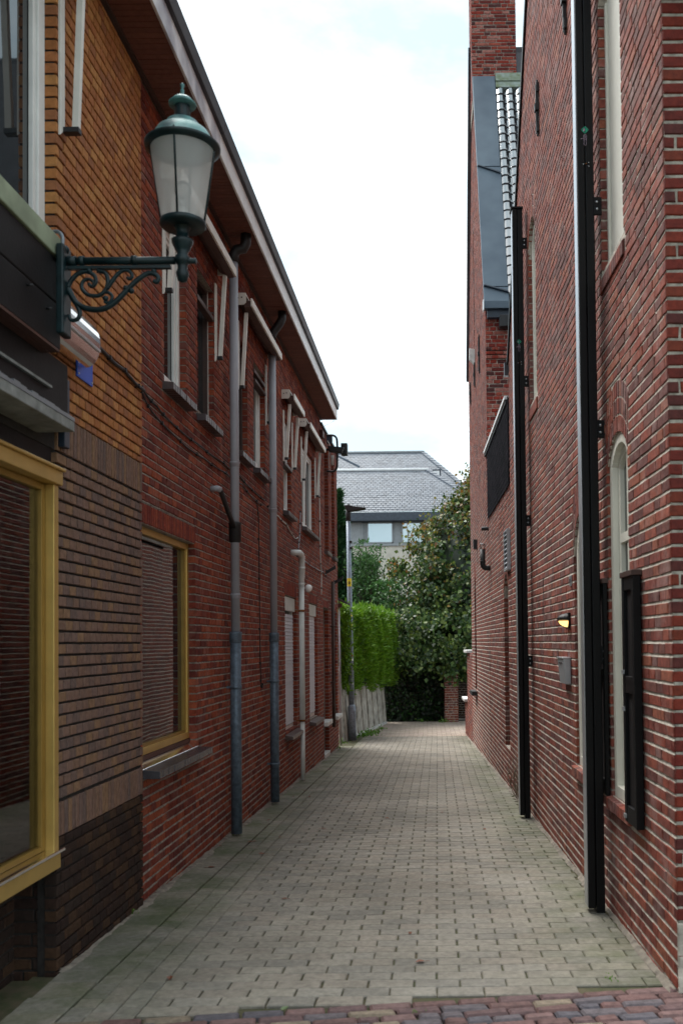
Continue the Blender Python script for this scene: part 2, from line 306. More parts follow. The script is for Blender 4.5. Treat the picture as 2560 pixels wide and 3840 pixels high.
class MB:
    def __init__(s): s.v = []; s.f = []; s.sm = []
    def poly(s, pts, smooth=False):
        i = len(s.v); s.v += [tuple(p) for p in pts]; s.f.append(tuple(range(i, i+len(pts)))); s.sm.append(smooth)
    def box(s, F, a0, a1, b0, b1, c0, c1):
        i = len(s.v)
        for c in (c0, c1):
            for (a, b) in ((a0, b0), (a1, b0), (a1, b1), (a0, b1)): s.v.append(tuple(F(a, b, c)))
        for q in ((3, 2, 1, 0), (4, 5, 6, 7), (0, 1, 5, 4), (1, 2, 6, 5), (2, 3, 7, 6), (3, 0, 4, 7)):
            s.f.append(tuple(i+k for k in q)); s.sm.append(False)
        return s
    def hexa(s, pts):
        i = len(s.v); s.v += [tuple(p) for p in pts]
        for q in ((3, 2, 1, 0), (4, 5, 6, 7), (0, 1, 5, 4), (1, 2, 6, 5), (2, 3, 7, 6), (3, 0, 4, 7)):
            s.f.append(tuple(i+k for k in q)); s.sm.append(False)
        return s
    def slip(s, F, a0, a1, b0, b1, c, depth, bev=.004, j=.0015, R=rnd):
        i = len(s.v); t = R.uniform(-.0004, .0024)
        q = ((a0, b0, 1, 1), (a1, b0, -1, 1), (a1, b1, -1, -1), (a0, b1, 1, -1))
        for (a, b, sa, sb) in q: s.v.append(tuple(F(a, b, c-depth)))
        jj = [(R.uniform(-j, j), R.uniform(-j, j), R.uniform(-j, j)*.35) for _ in range(4)]
        for k, (a, b, sa, sb) in enumerate(q): s.v.append(tuple(F(a+jj[k][0], b+jj[k][1], c-bev+t)))
        for k, (a, b, sa, sb) in enumerate(q): s.v.append(tuple(F(a+sa*bev+jj[k][0], b+sb*bev+jj[k][1], c+t+jj[k][2])))
        for base in (0, 4):
            for k in range(4):
                k2 = (k+1) % 4
                s.f.append((i+base+k, i+base+k2, i+base+4+k2, i+base+4+k)); s.sm.append(False)
        s.f.append((i+8, i+9, i+10, i+11)); s.sm.append(False)
        return s
    def tube(s, path, r, seg=12, cap=True, smooth=True):
        P = [Vector(p) for p in path]; rr = r if isinstance(r, (list, tuple)) else [r]*len(P)
        i0 = len(s.v); prev = None
        for k, p in enumerate(P):
            t = (P[min(k+1, len(P)-1)]-P[max(k-1, 0)]).normalized()
            if prev is None:
                a = t.cross(Vector((0, 0, 1)));
                if a.length < .1: a = t.cross(Vector((1, 0, 0)))
                a.normalize()
            else:
                a = prev - t*prev.dot(t); a.normalize()
            prev = a; b = t.cross(a)
            for q in range(seg):
                an = 2*math.pi*q/seg
                s.v.append(tuple(p+a*math.cos(an)*rr[k]+b*math.sin(an)*rr[k]))
        for k in range(len(P)-1):
            for q in range(seg):
                q2 = (q+1) % seg
                s.f.append((i0+k*seg+q, i0+k*seg+q2, i0+(k+1)*seg+q2, i0+(k+1)*seg+q)); s.sm.append(smooth)
        if cap:
            s.f.append(tuple(i0+q for q in reversed(range(seg)))); s.sm.append(False)
            e = i0+(len(P)-1)*seg; s.f.append(tuple(e+q for q in range(seg))); s.sm.append(False)
        return s
    def lathe(s, c, prof, seg=28, cap=False):
        """profile [(r, z)] turned about the vertical through c=(x, y)"""
        i0 = len(s.v)
        for (r, z) in prof:
            for q in range(seg):
                a = 2*math.pi*q/seg; s.v.append((c[0]+r*math.cos(a), c[1]+r*math.sin(a), z))
        for k in range(len(prof)-1):
            for q in range(seg):
                q2 = (q+1) % seg
                s.f.append((i0+k*seg+q, i0+k*seg+q2, i0+(k+1)*seg+q2, i0+(k+1)*seg+q)); s.sm.append(True)
        if cap:
            s.f.append(tuple(i0+q for q in reversed(range(seg)))); s.sm.append(False)
            e = i0+(len(prof)-1)*seg; s.f.append(tuple(e+q for q in range(seg))); s.sm.append(False)
        return s
    def ball(s, c, r, seg=20, rings=12):
        return s.lathe((c[0], c[1]), [(max(1e-4, r*math.sin(math.pi*k/rings)), c[2]-r*math.cos(math.pi*k/rings)) for k in range(rings+1)], seg)
    def build(s, name, mat, parent=None, bevel=0, kind=None, label=None, fix=True):
        me = bpy.data.meshes.new(name)
        o = ORG.get(parent.name, Vector((0, 0, 0))) if parent is not None else Vector((0, 0, 0))
        me.from_pydata([(p[0]-o.x, p[1]-o.y, p[2]-o.z) for p in s.v], [], s.f)
        me.polygons.foreach_set('use_smooth', s.sm)
        if fix and len(s.f) < 20000:
            bm = bmesh.new(); bm.from_mesh(me); bmesh.ops.recalc_face_normals(bm, faces=bm.faces); bm.to_mesh(me); bm.free()
        me.materials.append(MATS[mat]); me.update()
        ob = bpy.data.objects.new(name, me); link(ob, parent)
        if bevel:
            md = ob.modifiers.new('bevel', 'BEVEL'); md.width = bevel; md.segments = 2; md.limit_method = 'ANGLE'; md.angle_limit = math.radians(40)
        if kind: ob['kind'] = kind
        if label: ob['label'] = label
        return ob

# frames: (along the wall, height, outwards from the wall)
DL, KL, DR, KR = -1.9, .0131, 1.19, -.0129
def FL(u, v, n): return (DL+KL*u+n, u-KL*n, v)
def FR(u, v, n): return (DR+KR*u-n, u+KR*n, v)
def FRONT(Y0): return lambda u, v, n: (u, Y0-n, v)
def WORLD(a, b, c): return (a, b, c)
def zg(y): return .11-.029*min(max(y, 3.9), 20.6)
def FG(u, v, n): return (u, v, zg(v)+n)

def proj(p):
    d = Vector(p)-EYE; z = d.dot(fw)
    if z < .2: return None
    return CX+FPX*d.dot(rt)/z, CY-FPX*d.dot(up)/z
def shown(F, r, c=0):
    """picture area of a piece, nought when it lies outside the frame"""
    q = [proj(F(a, b, c)) for a, b in ((r[0], r[2]), (r[1], r[2]), (r[1], r[3]), (r[0], r[3]))]
    if any(x is None for x in q): return 0
    cx = sum(x[0] for x in q)/4; cy = sum(x[1] for x in q)/4
    if not (0 < cx < IW and 0 < cy < IH): return 0
    return abs(sum(q[k][0]*q[(k+1) % 4][1]-q[(k+1) % 4][0]*q[k][1] for k in range(4)))/2

_shared = {}
def basis(F, u, v, c):
    p = Vector(F(u, v, c)); a = (Vector(F(u+.01, v, c))-p).normalized(); b = (Vector(F(u, v+.01, c))-p).normalized(); n = (Vector(F(u, v, c+.01))-p).normalized()
    return p, Matrix(((a.x, b.x, n.x), (a.y, b.y, n.y), (a.z, b.z, n.z)))
def lay(F, rects, mat, parent, name='brick', depth=.06, c=0, limit=300, bev=.004, j=.0015, hidden=None):
    """pieces: the ones that show largest as objects of their own, the rest joined"""
    sc = sorted(((shown(F, r, c) if not (hidden and hidden(r)) else 0, k) for k, r in enumerate(rects)), reverse=True)
    own = set(k for a, k in sc[:limit] if a > 60)
    o = ORG.get(parent.name, Vector((0, 0, 0)))
    rest = MB()
    for k, r in enumerate(rects):
        if k in own:
            wq, hq = round((r[1]-r[0])*200)/200, round((r[3]-r[2])*400)/400
            var = rnd.randrange(3)
            key = (mat, name, wq, hq, depth, bev, var)
            me = _shared.get(key)
            if me is None:
                t = MB(); t.slip(WORLD, -wq/2, wq/2, -hq/2, hq/2, 0, depth, bev, j)
                me = bpy.data.meshes.new(name); me.from_pydata(t.v, [], t.f); me.materials.append(MATS[mat]); me.update(); _shared[key] = me
            p, M = basis(F, (r[0]+r[1])/2, (r[2]+r[3])/2, c+rnd.uniform(.0, .0016))
            ob = bpy.data.objects.new(name, me); COL.objects.link(ob); ob.parent = parent
            M4 = M.to_4x4(); M4.translation = p-o; ob.matrix_local = M4
        else:
            rest.slip(F, r[0], r[1], r[2], r[3], c, depth, bev, j)
    if rest.v: rest.build(name, mat, parent, kind='stuff', fix=False)

def minus(iv, cuts):
    for (a, b) in cuts:
        out = []
        for (x, y) in iv:
            if b <= x or a >= y: out.append((x, y)); continue
            if a > x: out.append((x, a))
            if b < y: out.append((b, y))
        iv = out
    return iv
class Open:
    """an opening: rectangle, or one with an arched head; ring = height of brick arch round it"""
    def __init__(s, a, b, v0, v1, rise=0, ring=0, lintel=0, under=0):
        s.a, s.b, s.v0, s.v1, s.rise, s.ring, s.lintel, s.under = a, b, v0, v1, rise, ring, lintel, under
        if rise:
            hw = (b-a)/2; s.R = (hw*hw+rise*rise)/(2*rise); s.uc = (a+b)/2; s.vs = v1-rise; s.vc = v1-s.R
    def hole(s, v):
        if v < s.v0 or v > s.v1: return None
        if s.rise and v > s.vs:
            h = math.sqrt(max(0, s.R**2-(v-s.vc)**2)); return (s.uc-h, s.uc+h)
        return (s.a, s.b)
    def keepout(s, v):
        if s.rise:
            if v > s.vs-.012:
                w_ = v-s.ring; hw = (s.b-s.a)/2
                if v > s.v1+s.ring: return None
                if w_ <= s.vs: x = hw+.05*min(1, max(0, (v-s.vs)/s.ring))+.006
                else: x = math.sqrt(max(0, s.R**2-(w_-s.vc)**2))*(1+.05/hw)+.006
                return (s.uc-x, s.uc+x)
        else:
            if s.lintel and s.v1 <= v < s.v1+s.lintel: return (s.a-.02, s.b+.02)
        if s.under and s.v0-s.under <= v < s.v0: return (s.a-.05, s.b+.05)
        return s.hole(v)

def rows(u0, u1, v0, v1, pitch, joint, bond, opens, lim=None, L=.21, H=.10, hj=.009, off=0):
    out = []; k = int(math.floor((v0-off)/pitch))
    while True:
        b0 = off+k*pitch; b1 = b0+pitch-joint; k += 1
        if b0 >= v1: break
        b0 = max(b0, v0); b1 = min(b1, v1)
        if b1-b0 < .015: continue
        vm = (b0+b1)/2
        a, b = (lim(vm) if lim else (u0, u1))
        if b <= a: continue
        iv = minus([(a, b)], [c for c in (o.keepout(vm) for o in opens) if c])
        x = u0-.3-(0 if k % 2 else (H/2 if bond == 'header' else .055)) - (rnd.uniform(0, .05) if bond == 'wild' else 0)
        seq = []; last = 0
        while x < b+.3:
            if bond == 'header': wdt = H
            elif bond == 'stretcher': wdt = L
            else:
                wdt = L if (rnd.random() < .55 and last < 2) else H
                last = last+1 if wdt == L else 0
            jt = rnd.uniform(-.0015, .0015) if bond == 'header' else rnd.uniform(-.003, .003)
            seq.append((x, x+wdt+jt)); x += wdt+jt+hj
        for (p, q) in iv:
            got = []
            for (s0, s1) in seq:
                c0, c1 = max(p, s0), min(q, s1)
                if c1-c0 > .03: got.append([c0, c1])
            if got: got[0][0] = p; got[-1][1] = q
            elif q-p > .03: got = [[p, q]]
            out += [(c0, c1, b0, b1) for c0, c1 in got]
    return out
def mortar(F, u0, u1, v0, v1, pitch, opens, mat, parent, c=-.008, lim=None, deep=.12, sub=3, off=0, name='wall', joint=None):
    t = MB(); vs = set([v0, v1]); k = int(math.floor(v0*sub/pitch))
    step = pitch/sub
    if lim or any(o.rise for o in opens):
        x = v0
        while x < v1: vs.add(round(x, 4)); x += step
    for o in opens: vs.add(max(v0, min(v1, o.v0))); vs.add(max(v0, min(v1, o.v1)))
    vs = sorted(vs)
    for a, b in zip(vs, vs[1:]):
        if b-a < 1e-4: continue
        vm = (a+b)/2; p, q = lim(vm) if lim else (u0, u1)
        if q <= p: continue
        ivs = minus([(p, q)], [h for h in (o.hole(vm) for o in opens) if h])
        for (x, y) in ivs:
            if x > p+1e-4: x += .006
            if y < q-1e-4: y -= .006
            t.poly([F(x, a, c), F(y, a, c), F(y, b, c), F(x, b, c)])
            if x > p+1e-4: t.poly([F(x, a, c), F(x, b, c), F(x, b, -deep), F(x, a, -deep)])
            if y < q-1e-4: t.poly([F(y, a, c), F(y, a, -deep), F(y, b, -deep), F(y, b, c)])
    if joint:                                     # bed joints struck: flush below, set back above
        jt, joff = joint; k = int(math.floor((v0-joff)/pitch))
        while joff+(k+1)*pitch < v1:
            a, b = joff+(k+1)*pitch-jt, joff+(k+1)*pitch; k += 1; vm = (a+b)/2
            if a < v0: continue
            p, q = lim(vm) if lim else (u0, u1)
            if q <= p: continue
            for (x, y) in minus([(p, q)], [h for h in (o.keepout(vm) for o in opens) if h]):
                m_ = max(1, int((y-x)/.35)); xs = [x+(y-x)*i/m_ for i in range(m_+1)]
                ns = [rnd.uniform(-.0008, .0012) for _ in xs]
                for i in range(m_): t.poly([F(xs[i], a-.002, ns[i]), F(xs[i+1], a-.002, ns[i+1]), F(xs[i+1], b+.001, -.007), F(xs[i], b+.001, -.007)])
    for o in opens:                               # soffit and floor of each opening
        if o.rise:
            m_ = 14; pr = None
            for i in range(m_+1):
                uu = o.a+(o.b-o.a)*i/m_; vv = o.vc+math.sqrt(max(0, o.R**2-(uu-o.uc)**2))
                if pr: t.poly([F(pr[0], pr[1], c), F(uu, vv, c), F(uu, vv, -deep), F(pr[0], pr[1], -deep)])
                pr = (uu, vv)
        else: t.poly([F(o.a, o.v1, c), F(o.b, o.v1, c), F(o.b, o.v1, -deep), F(o.a, o.v1, -deep)])
        t.poly([F(o.a, o.v0, c), F(o.b, o.v0, c), F(o.b, o.v0, -deep), F(o.a, o.v0, -deep)])
    return t.build(name, mat, parent, fix=False)
def soldiers(F, u0, u1, v0, v1, wdt=.05, jt=.008):
    n = max(1, round((u1-u0+jt)/(wdt+jt))); p = (u1-u0+jt)/n
    return [(u0+i*p, u0+(i+1)*p-jt, v0, v1) for i in range(n)]
def arch_bricks(F, o, mat, parent, rings=3, n=11, c=.001):
    hw = (o.b-o.a)/2; th = math.asin(min(1, hw/o.R)); ext = hw+.012
    def low(x):                                   # underside of the arch
        return o.vc+math.sqrt(max(1e-6, o.R**2-min(abs(x), hw)**2))
    for g in range(rings):
        for i in range(n):
            f0, f1 = -1+2*i/n+.028, -1+2*(i+1)/n-.028
            t = MB(); cc = c+rnd.uniform(-.002, .002)
            h0 = o.ring*g/rings; h1 = o.ring*(g+1)/rings-.010
            P = []
            for (f, h) in ((f0, h0), (f1, h0), (f1, h1), (f0, h1)):
                x = f*(hw+.05*h/o.ring); P.append((o.uc+x, low(f*hw)+h))
            t.hexa([F(u, v, d) for d in (-.06, cc) for (u, v) in P])
            t.build('arch_brick', mat, parent, bevel=.002)

def window(F, a, b, v0, v1, parent, frame='white_paint', pane='window_glass', rec=.05, fwid=.05, mull=(), trans=(), name='window', sash=None, label=None, lo=None):
    """frame (the window itself) > pane, sash bars"""
    t = MB(); f0, f1 = -rec-.05, -rec
    t.box(F, a, a+fwid, v0, v1, f0, f1); t.box(F, b-fwid, b, v0, v1, f0, f1)
    t.box(F, a+fwid, b-fwid, v1-fwid, v1, f0, f1); t.box(F, a+fwid, b-fwid, v0, v0+(lo or fwid), f0, f1)
    for x in mull: t.box(F, x-.022, x+.022, v0+fwid, v1-fwid, f0, f1-.004)
    for z in trans: t.box(F, a+fwid, b-fwid, z-.022, z+.022, f0, f1-.006)
    w_ = t.build(name, frame, parent, bevel=.004, label=label)
    MB().box(F, a+fwid*.6, b-fwid*.6, v0+fwid*.6, v1-fwid*.6, f0-.012, f0+.012).build('pane', pane, w_)
    if sash:
        for (x0, x1) in sash:
            t = MB(); q = .032; z0, z1 = v0+(lo or fwid)+.004, v1-fwid-.004; g0, g1 = f0+.014, f1-.012
            t.box(F, x0, x0+q, z0, z1, g0, g1); t.box(F, x1-q, x1, z0, z1, g0, g1)
            t.box(F, x0+q, x1-q, z0, z0+q, g0, g1); t.box(F, x0+q, x1-q, z1-q, z1, g0, g1)
            t.build('sash', frame, w_, bevel=.003)
    return w_

# ================================================================== SETTING
t = MB()
ys = [-300, -40, 0, 3.9, 8, 12, 16, 20.6, 24.4, 60, 400]
for a, b in zip(ys, ys[1:]):
    for x0, x1 in ((-400, -6), (-6, 6), (6, 400)):
        za, zb = zg(a)-.07, zg(b)-.07
        t.poly([(x0, a, za), (x1, a, za), (x1, b, zb), (x0, b, zb)])
tag(t.build('ground', 'soil', fix=False), kind='structure', label='bare ground under the paving and the gardens')

def sheet(name, mat, x0, x1, y0, y1, dz, parent=None):
    t = MB(); n = 14
    for i in range(n):
        a = y0+(y1-y0)*i/n; b = y0+(y1-y0)*(i+1)/n
        fx = lambda q, y: q(y) if callable(q) else q
        t.poly([(fx(x0, a), a, zg(a)+dz), (fx(x1, a), a, zg(a)+dz), (fx(x1, b), b, zg(b)+dz), (fx(x0, b), b, zg(b)+dz)])
    return t.build(name, mat, parent, fix=False)
edge_y = lambda x: 4.135+.135*x                      # where the alley paving meets the street clinkers
pav = tag(sheet('alley_pavement', 'joint_sand', -1.95, 1.25, 3.3, 20.65, -.009), kind='structure', label='grey concrete block paving sloping gently down the alley')
# the field: rows across the alley in half bond
rects = []
row = 0; y = 3.42
while y < 20.58:
    xl, xr = -1.905+.0131*y+.585+.0015*rnd.random(), 1.19-.0129*y-.035
    x = xl-(.109 if row % 2 else 0)-.0; first = True
    while x < xr:
        a, b = max(x, xl), min(x+.2085, xr)
        if b-a > .04 and edge_y((a+b)/2)+.06 < y: rects.append((a, b, y, y+.1030))
        x += .218
    y += .108; row += 1
# three edge courses laid lengthwise beside the gutter
y = 3.42
while y < 20.58:
    for c in range(3):
        xl = -1.905+.0131*y+.265+c*.107
        rects.append((xl, xl+.1035, y+(c % 2)*.05, y+(c % 2)*.05+.1045))
    y += .108
FP = lambda u, v, n: (u, v, zg(v)+n)
lay(FP, rects, 'concrete_paver', pav, 'paver', depth=.03, c=0, bev=.0055, j=.0026)
# gutter tiles along the left wall
rects = []; y = 3.3
while y < 18.0:
    xl = -1.9+.0131*y
    rects.append((xl+.012+rnd.uniform(0, .012), xl+.252, y, y+.196)); y += .2
lay(FP, rects, 'concrete_paver', pav, 'gutter_tile', depth=.03, c=.004, bev=.004, j=.003)
# sand washed up against both walls
t = MB(); rs = random.Random(9)
for (F_, y0, y1, wmax) in ((FL, 4.64, 17.9, .10), (FR, 4.3, 20.5, .045)):
    y = y0; prev = None
    while y < y1:
        wv = wmax*(.35+.65*abs(math.sin(y*2.3)*math.sin(y*5.9+1)))+rs.uniform(0, .015); h = .006+.010*rs.random()
        cur = [F_(y, zg(y)+h, -.01), F_(y, zg(y)+h*.7+.004, wv*.4), F_(y, zg(y)-.006, wv)]
        if prev:
            for k in range(2): t.poly([prev[k], cur[k], cur[k+1], prev[k+1]], True)
        prev = cur; y += .05
tag(t.build('wall_sand', 'wall_sand', fix=False), kind='stuff', label='strip of sand and dirt along the foot of the walls')
# lane beyond the alley
far = tag(sheet('far_lane', 'far_paver', -4.5, 6.5, 20.65, 24.6, -.010), kind='structure', label='pale pinkish clinker lane crossing at the end of the alley')
rects = []; y = 20.62; r_ = 0
while y < 24.4:
    x = -1.75-(.11 if r_ % 2 else 0)
    while x < 3.2:
        if x > -1.85+.145*(y-19): rects.append((x, x+.205, y, y+.10))
        x += .212
    y += .106; r_ += 1
FF = lambda u, v, n: (u, v, -.487+n)
lay(FF, rects, 'far_paver', far, 'paver', depth=.03, c=0, limit=120)
# street clinkers in the foreground
st = tag(sheet('street', 'joint_sand', -6, 6, -12, 4.6, -.018), kind='structure', label='old purple and red clinker street in the foreground')
A_ = math.atan(.135); ca, sa = math.cos(A_), math.sin(A_)
def FS(u, v, n): X = u*ca-v*sa; Y = 4.135+u*sa+v*ca; return (X, Y, zg(Y)+n)
rects = []
for k in range(16):
    v1 = .058-k*.072; v0 = v1-.066; x = -2.6+(.07*k) % .19-.2; 
    while x < 3.0:
        L_ = rnd.uniform(.17, .21) if k < 2 else rnd.uniform(.085, .20)
        rects.append((x, x+L_, v0, v1)); x += L_+.008
lay(FS, [r for r in rects if r[3] > -.99], 'street_clinker', st, 'clinker', depth=.04, c=.008, bev=.010, j=.006)
# kerb at the foot of the plank fence
t = MB()
P0, P1 = (-1.60, 19.95), (-.98, 24.0)
nrm = Vector((P1[1]-P0[1], -(P1[0]-P0[0]), 0)).normalized()
for i in range(5):
    a, b = i/5+.004, (i+1)/5-.004
    pa = Vector((P0[0]+(P1[0]-P0[0])*a, P0[1]+(P1[1]-P0[1])*a, 0)); pb = Vector((P0[0]+(P1[0]-P0[0])*b, P0[1]+(P1[1]-P0[1])*b, 0))
    t.hexa([(q.x, q.y, z) for z in (-.6, -.425) for q in (pa, pb, pb-nrm*.13, pa-nrm*.13)])
tag(t.build('kerb', 'kerb_stone', bevel=.008), kind='structure', label='pale stone kerb at the foot of the plank fence')

# ================================================================== SHOP (orange and brown brick, left front)
shop = thing('shop_building', 'corner shop faced in orange and brown narrow brick with a gold framed display window', 'building', (-2.2, 4.4, 0))
SE = 5.97
FSh = lambda u, v, n: FL(u, v, n+.012)
ow = [Open(2.4, 4.62, -.6, 2.585), Open(3.2, 4.62, 3.3, 5.29)]
mortar(FSh, 2.0, SE, -.4, 5.32, .06, ow, 'black_mortar', shop, c=-.015, deep=.10)
kw = dict(H=.0775, hj=.0095, off=.0)
br = rows(2.0, SE-.004, .825, 2.575, .06, .0125, 'header', ow, **kw)
lay(FSh, br, 'brown_brick', shop, depth=.06, limit=190, bev=.003, j=.0012)
br = rows(2.0, SE-.004, 2.775, 5.30, .06, .0115, 'header', ow, **kw)
lay(FSh, br, 'orange_brick', shop, depth=.06, limit=110, bev=.003, j=.0012)
br = rows(2.0, SE-.004, -.16, .645, .06, .011, 'header', ow, H=.10, hj=.008)
lay(FSh, br, 'dark_brick', shop, depth=.06, limit=0, bev=.004, j=.002)
for (z0, z1, wd) in ((2.585, 2.768, .036), (.652, .818, .040)):
    for r in soldiers(FSh, 4.63, SE-.004, z0, z1, wd-.004, .012):
        MB().slip(FSh, *r, 0, .06, .003, .0012).build('soldier_brick', 'brown_brick', shop, fix=False)
# recessed plinth under the display window, and the brick return that closes it
FPl = lambda u, v, n: FL(u, v, n-.20)
mortar(FPl, 2.0, 4.62, -.3, .62, .06, [], 'black_mortar', shop, c=-.008)
lay(FPl, rows(2.0, 4.62, -.15, .6, .06, .010, 'wild', []), 'dark_brick', shop, depth=.05, limit=0)
FRt = FRONT(4.632)
MB().box(FRt, -2.06, -1.90, -.2, .56, -.1, -.008).build('wall', 'black_mortar', shop)
lay(FRt, rows(-2.055, -1.905, -.15, .56, .06, .010, 'wild', []), 'dark_brick', shop, depth=.05, limit=0)
# display window
t = MB()
a, b, z0, z1 = 2.45, 4.615, .60, 2.40
t.box(FSh, b-.055, b, z0, z1, -.05, .012)                                   # bright jamb
t.box(FSh, a, a+.055, z0, z1, -.05, .012)
t.box(FSh, a, b+.012, z1, z1+.068, -.06, .030); t.box(FSh, a, b+.016, z1+.068, z1+.084, -.06, .045)   # head with a small cornice
t.box(FSh, a, b+.010, z0-.095, z0-.012, -.05, .018)                          # apron
sw = t.build('shop_window', 'gold_aluminium', shop, bevel=.004)
MB().hexa([FSh(u, z, n) for (z, dz) in ((z0-.012, 0), (z0+.004, 1)) for (u, n) in ((a, -.05), (b+.012, -.05), (b+.012, .040), (a, .040))]).build('sill', 'chrome', sw, bevel=.003)
t = MB(); t.box(FSh, b-.10, b-.058, z0+.005, z1-.002, -.075, -.03); t.box(FSh, a+.06, b-.10, z0+.005, z0+.03, -.075, -.03); t.box(FSh, a+.06, b-.10, z1-.035, z1-.002, -.075, -.03)
t.build('sash', 'bronze_aluminium', sw, bevel=.003)
MB().box(FSh, a+.05, b-.06, z0+.01, z1-.01, -.056, -.050).build('pane', 'shop_glass', sw)
# what stands behind the pane
t = MB(); t.box(FSh, a, b-.05, z0-.02, z0+.004, -1.5, -.08); t.build('display_floor', 'parquet', shop)
t = MB(); t.box(FSh, 4.385, 4.425, z0+.005, z1, -.16, -.11); t.build('display_post', 'white_paint', shop)
t = MB()
pts = []
for i in range(60):
    u = 2.5+1.90*i/59; pts.append((u, -.125+.014*math.sin(i*1.5)))
for (p, q) in zip(pts, pts[1:]): t.poly([FSh(p[0], z0+.02, p[1]), FSh(q[0], z0+.02, q[1]), FSh(q[0], z1+.05, q[1]), FSh(p[0], z1+.05, p[1])], True)
t.build('curtain', 'curtain', shop, fix=False)
t = MB()
def room(t, F, a, b, z0, z1, d0, d1):
    t.poly([F(a, z0, d1), F(b, z0, d1), F(b, z1, d1), F(a, z1, d1)]); t.poly([F(a, z0, d0), F(a, z1, d0), F(a, z1, d1), F(a, z0, d1)])
    t.poly([F(b, z0, d0), F(b, z1, d0), F(b, z1, d1), F(b, z0, d1)]); t.poly([F(a, z1, d0), F(b, z1, d0), F(b, z1, d1), F(a, z1, d1)])
    t.poly([F(a, z0, d0), F(b, z0, d0), F(b, z0, d1), F(a, z0, d1)])
room(t, FSh, a-.05, b+.0, z0-.05, z1+.08, -.09, -1.55)
t.build('interior', 'interior_dark', shop, fix=False)
# lead covered ledge over the display window
t = MB(); t.box(FSh, 2.4, 4.43, 2.625, 2.675, -.06, .165); lg = t.build('shop_ledge', 'aged_zinc', shop, bevel=.004)
t = MB(); u = 2.45
while u < 4.42:
    h = .008+.012*rnd.random(); t.hexa([FSh(x, z, n) for z in (2.674, 2.680+h) for (x, n) in ((u, .06), (u+.06, .06), (u+.06, .168), (u, .168))]); u += .058
t.build('lead_flashing', 'zinc', lg)
t = MB(); t.box(FSh, 2.4, 4.60, 2.47, 2.625, -.09, -.02); t.box(FSh, 2.4, 4.62, 2.676, 3.0, -.10, .055); t.build('transom_board', 'black_board', shop)
t = MB(); t.box(FSh, 2.4, 4.40, 2.83, 2.842, .055, .07); t.build('pale_strip', 'aged_zinc', shop)
t = MB(); t.box(FSh, 4.635, 4.70, 2.60, 2.95, .0, .035); t.build('edge_board', 'blue_black', shop, bevel=.004)
# canopy box
t = MB(); t.box(FSh, 2.4, 4.33, 3.20, 3.405, 0, .138); t.box(FSh, 2.4, 4.33, 2.99, 3.192, 0, .138)
cn = t.build('shop_canopy', 'black_board', shop, bevel=.004)
t = MB(); t.box(FSh, 2.4, 4.335, 3.408, 3.508, -.01, .150); t.build('capping', 'moss_cap', cn, bevel=.005)
t = MB()
for k in range(3): t.box(FSh, 2.4, 4.32, 2.976, 2.989, .003+k*.046, .045+k*.046)
t.build('soffit_board', 'brown_board', cn)
for (u, z) in ((3.97, 3.16), (4.17, 3.13)):
    t = MB(); t.tube([FSh(u, z, .138), FSh(u, z, .165)], .006, 8); t.build('bolt', 'iron', cn)
# window above the canopy
window(FSh, 3.25, 4.62, 3.31, 5.285, shop, 'white_paint', rec=.058, fwid=.075, mull=(3.9,), sash=[(3.93, 4.54)])

# awning cassette under the canopy
aw = thing('awning', 'rolled up silver awning cassette tucked under the black shop canopy', 'awning', FSh(4.9, 3.07, 0))
t = MB(); pr = []
for k in range(13):
    an = math.pi*(-.5+k/12); pr.append((.055+.075*math.cos(an), 3.19+.12*math.sin(an)))
pr = [(0.0, 3.07)]+pr+[(0.0, 3.31)]
for p, q in zip(pr, pr[1:]):
    t.poly([FSh(3.0, p[1], p[0]), FSh(4.87, p[1], p[0]), FSh(4.87, q[1], q[0]), FSh(3.0, q[1], q[0])], True)
t.build('cassette', 'chrome', aw)
t = MB(); t.f.append(tuple(range(len(pr)))); t.sm.append(False); t.v += [FSh(4.872, p[1], p[0]) for p in pr]
i0 = len(t.v); t.v += [FSh(4.89, 3.19+(p[1]-3.19)*.93, p[0]*.93) for p in pr]; t.f.append(tuple(range(i0, i0+len(pr)))); t.sm.append(False)
for k in range(len(pr)-1): t.f.append((k, k+1, i0+k+1, i0+k)); t.sm.append(True)
t.build('end_cap', 'mailbox_grey', aw)
t = MB(); t.box(FSh, 3.0, 4.86, 3.145, 3.158, .125, .136); t.build('front_rib', 'steel', aw)

# awning arm of the window above the canopy
def awning_arm(F, parent, u, zt, zb, nt=.085, nb=.042):
    """wall rail (pointed at the foot) and folded arm"""
    t = MB(); t.hexa([F(u, zb-.0, .002), F(u+.055, zb+.05, .002), F(u+.055, zt-.02, .002), F(u, zt-.02, .002), F(u, zb, .016), F(u+.055, zb+.05, .016), F(u+.055, zt-.02, .016), F(u, zt-.02, .016)])
    r_ = t.build('rail', 'awning_white', parent, bevel=.002)
    t = MB(); s = .017; m0 = F
    t.hexa([F(u+.05-s, zb+.05, nb-s), F(u+.05+s, zb+.05, nb-s), F(u+.05+s, zb+.05, nb+s), F(u+.05-s, zb+.05, nb+s), F(u+.05-s, zt+.06, nt-s), F(u+.05+s, zt+.06, nt-s), F(u+.05+s, zt+.06, nt+s), F(u+.05-s, zt+.06, nt+s)])
    t.build('arm', 'awning_white', parent, bevel=.003)
    t = MB(); t.box(F, u+.028, u+.072, zb+.03, zb+.055, .012, nb+.02); t.build('joint', 'dark_rubber', parent)
aw0 = thing('awning', 'white folding awning arm beside the window above the shop canopy', 'awning', FSh(4.66, 4.2, 0))
awning_arm(FSh, aw0, 4.635, 5.1, 4.19, .11, .075)
t = MB(); t.box(FSh, 3.2, 4.72, 5.10, 5.22, .02, .17); t.build('box', 'awning_white', aw0, bevel=.004)

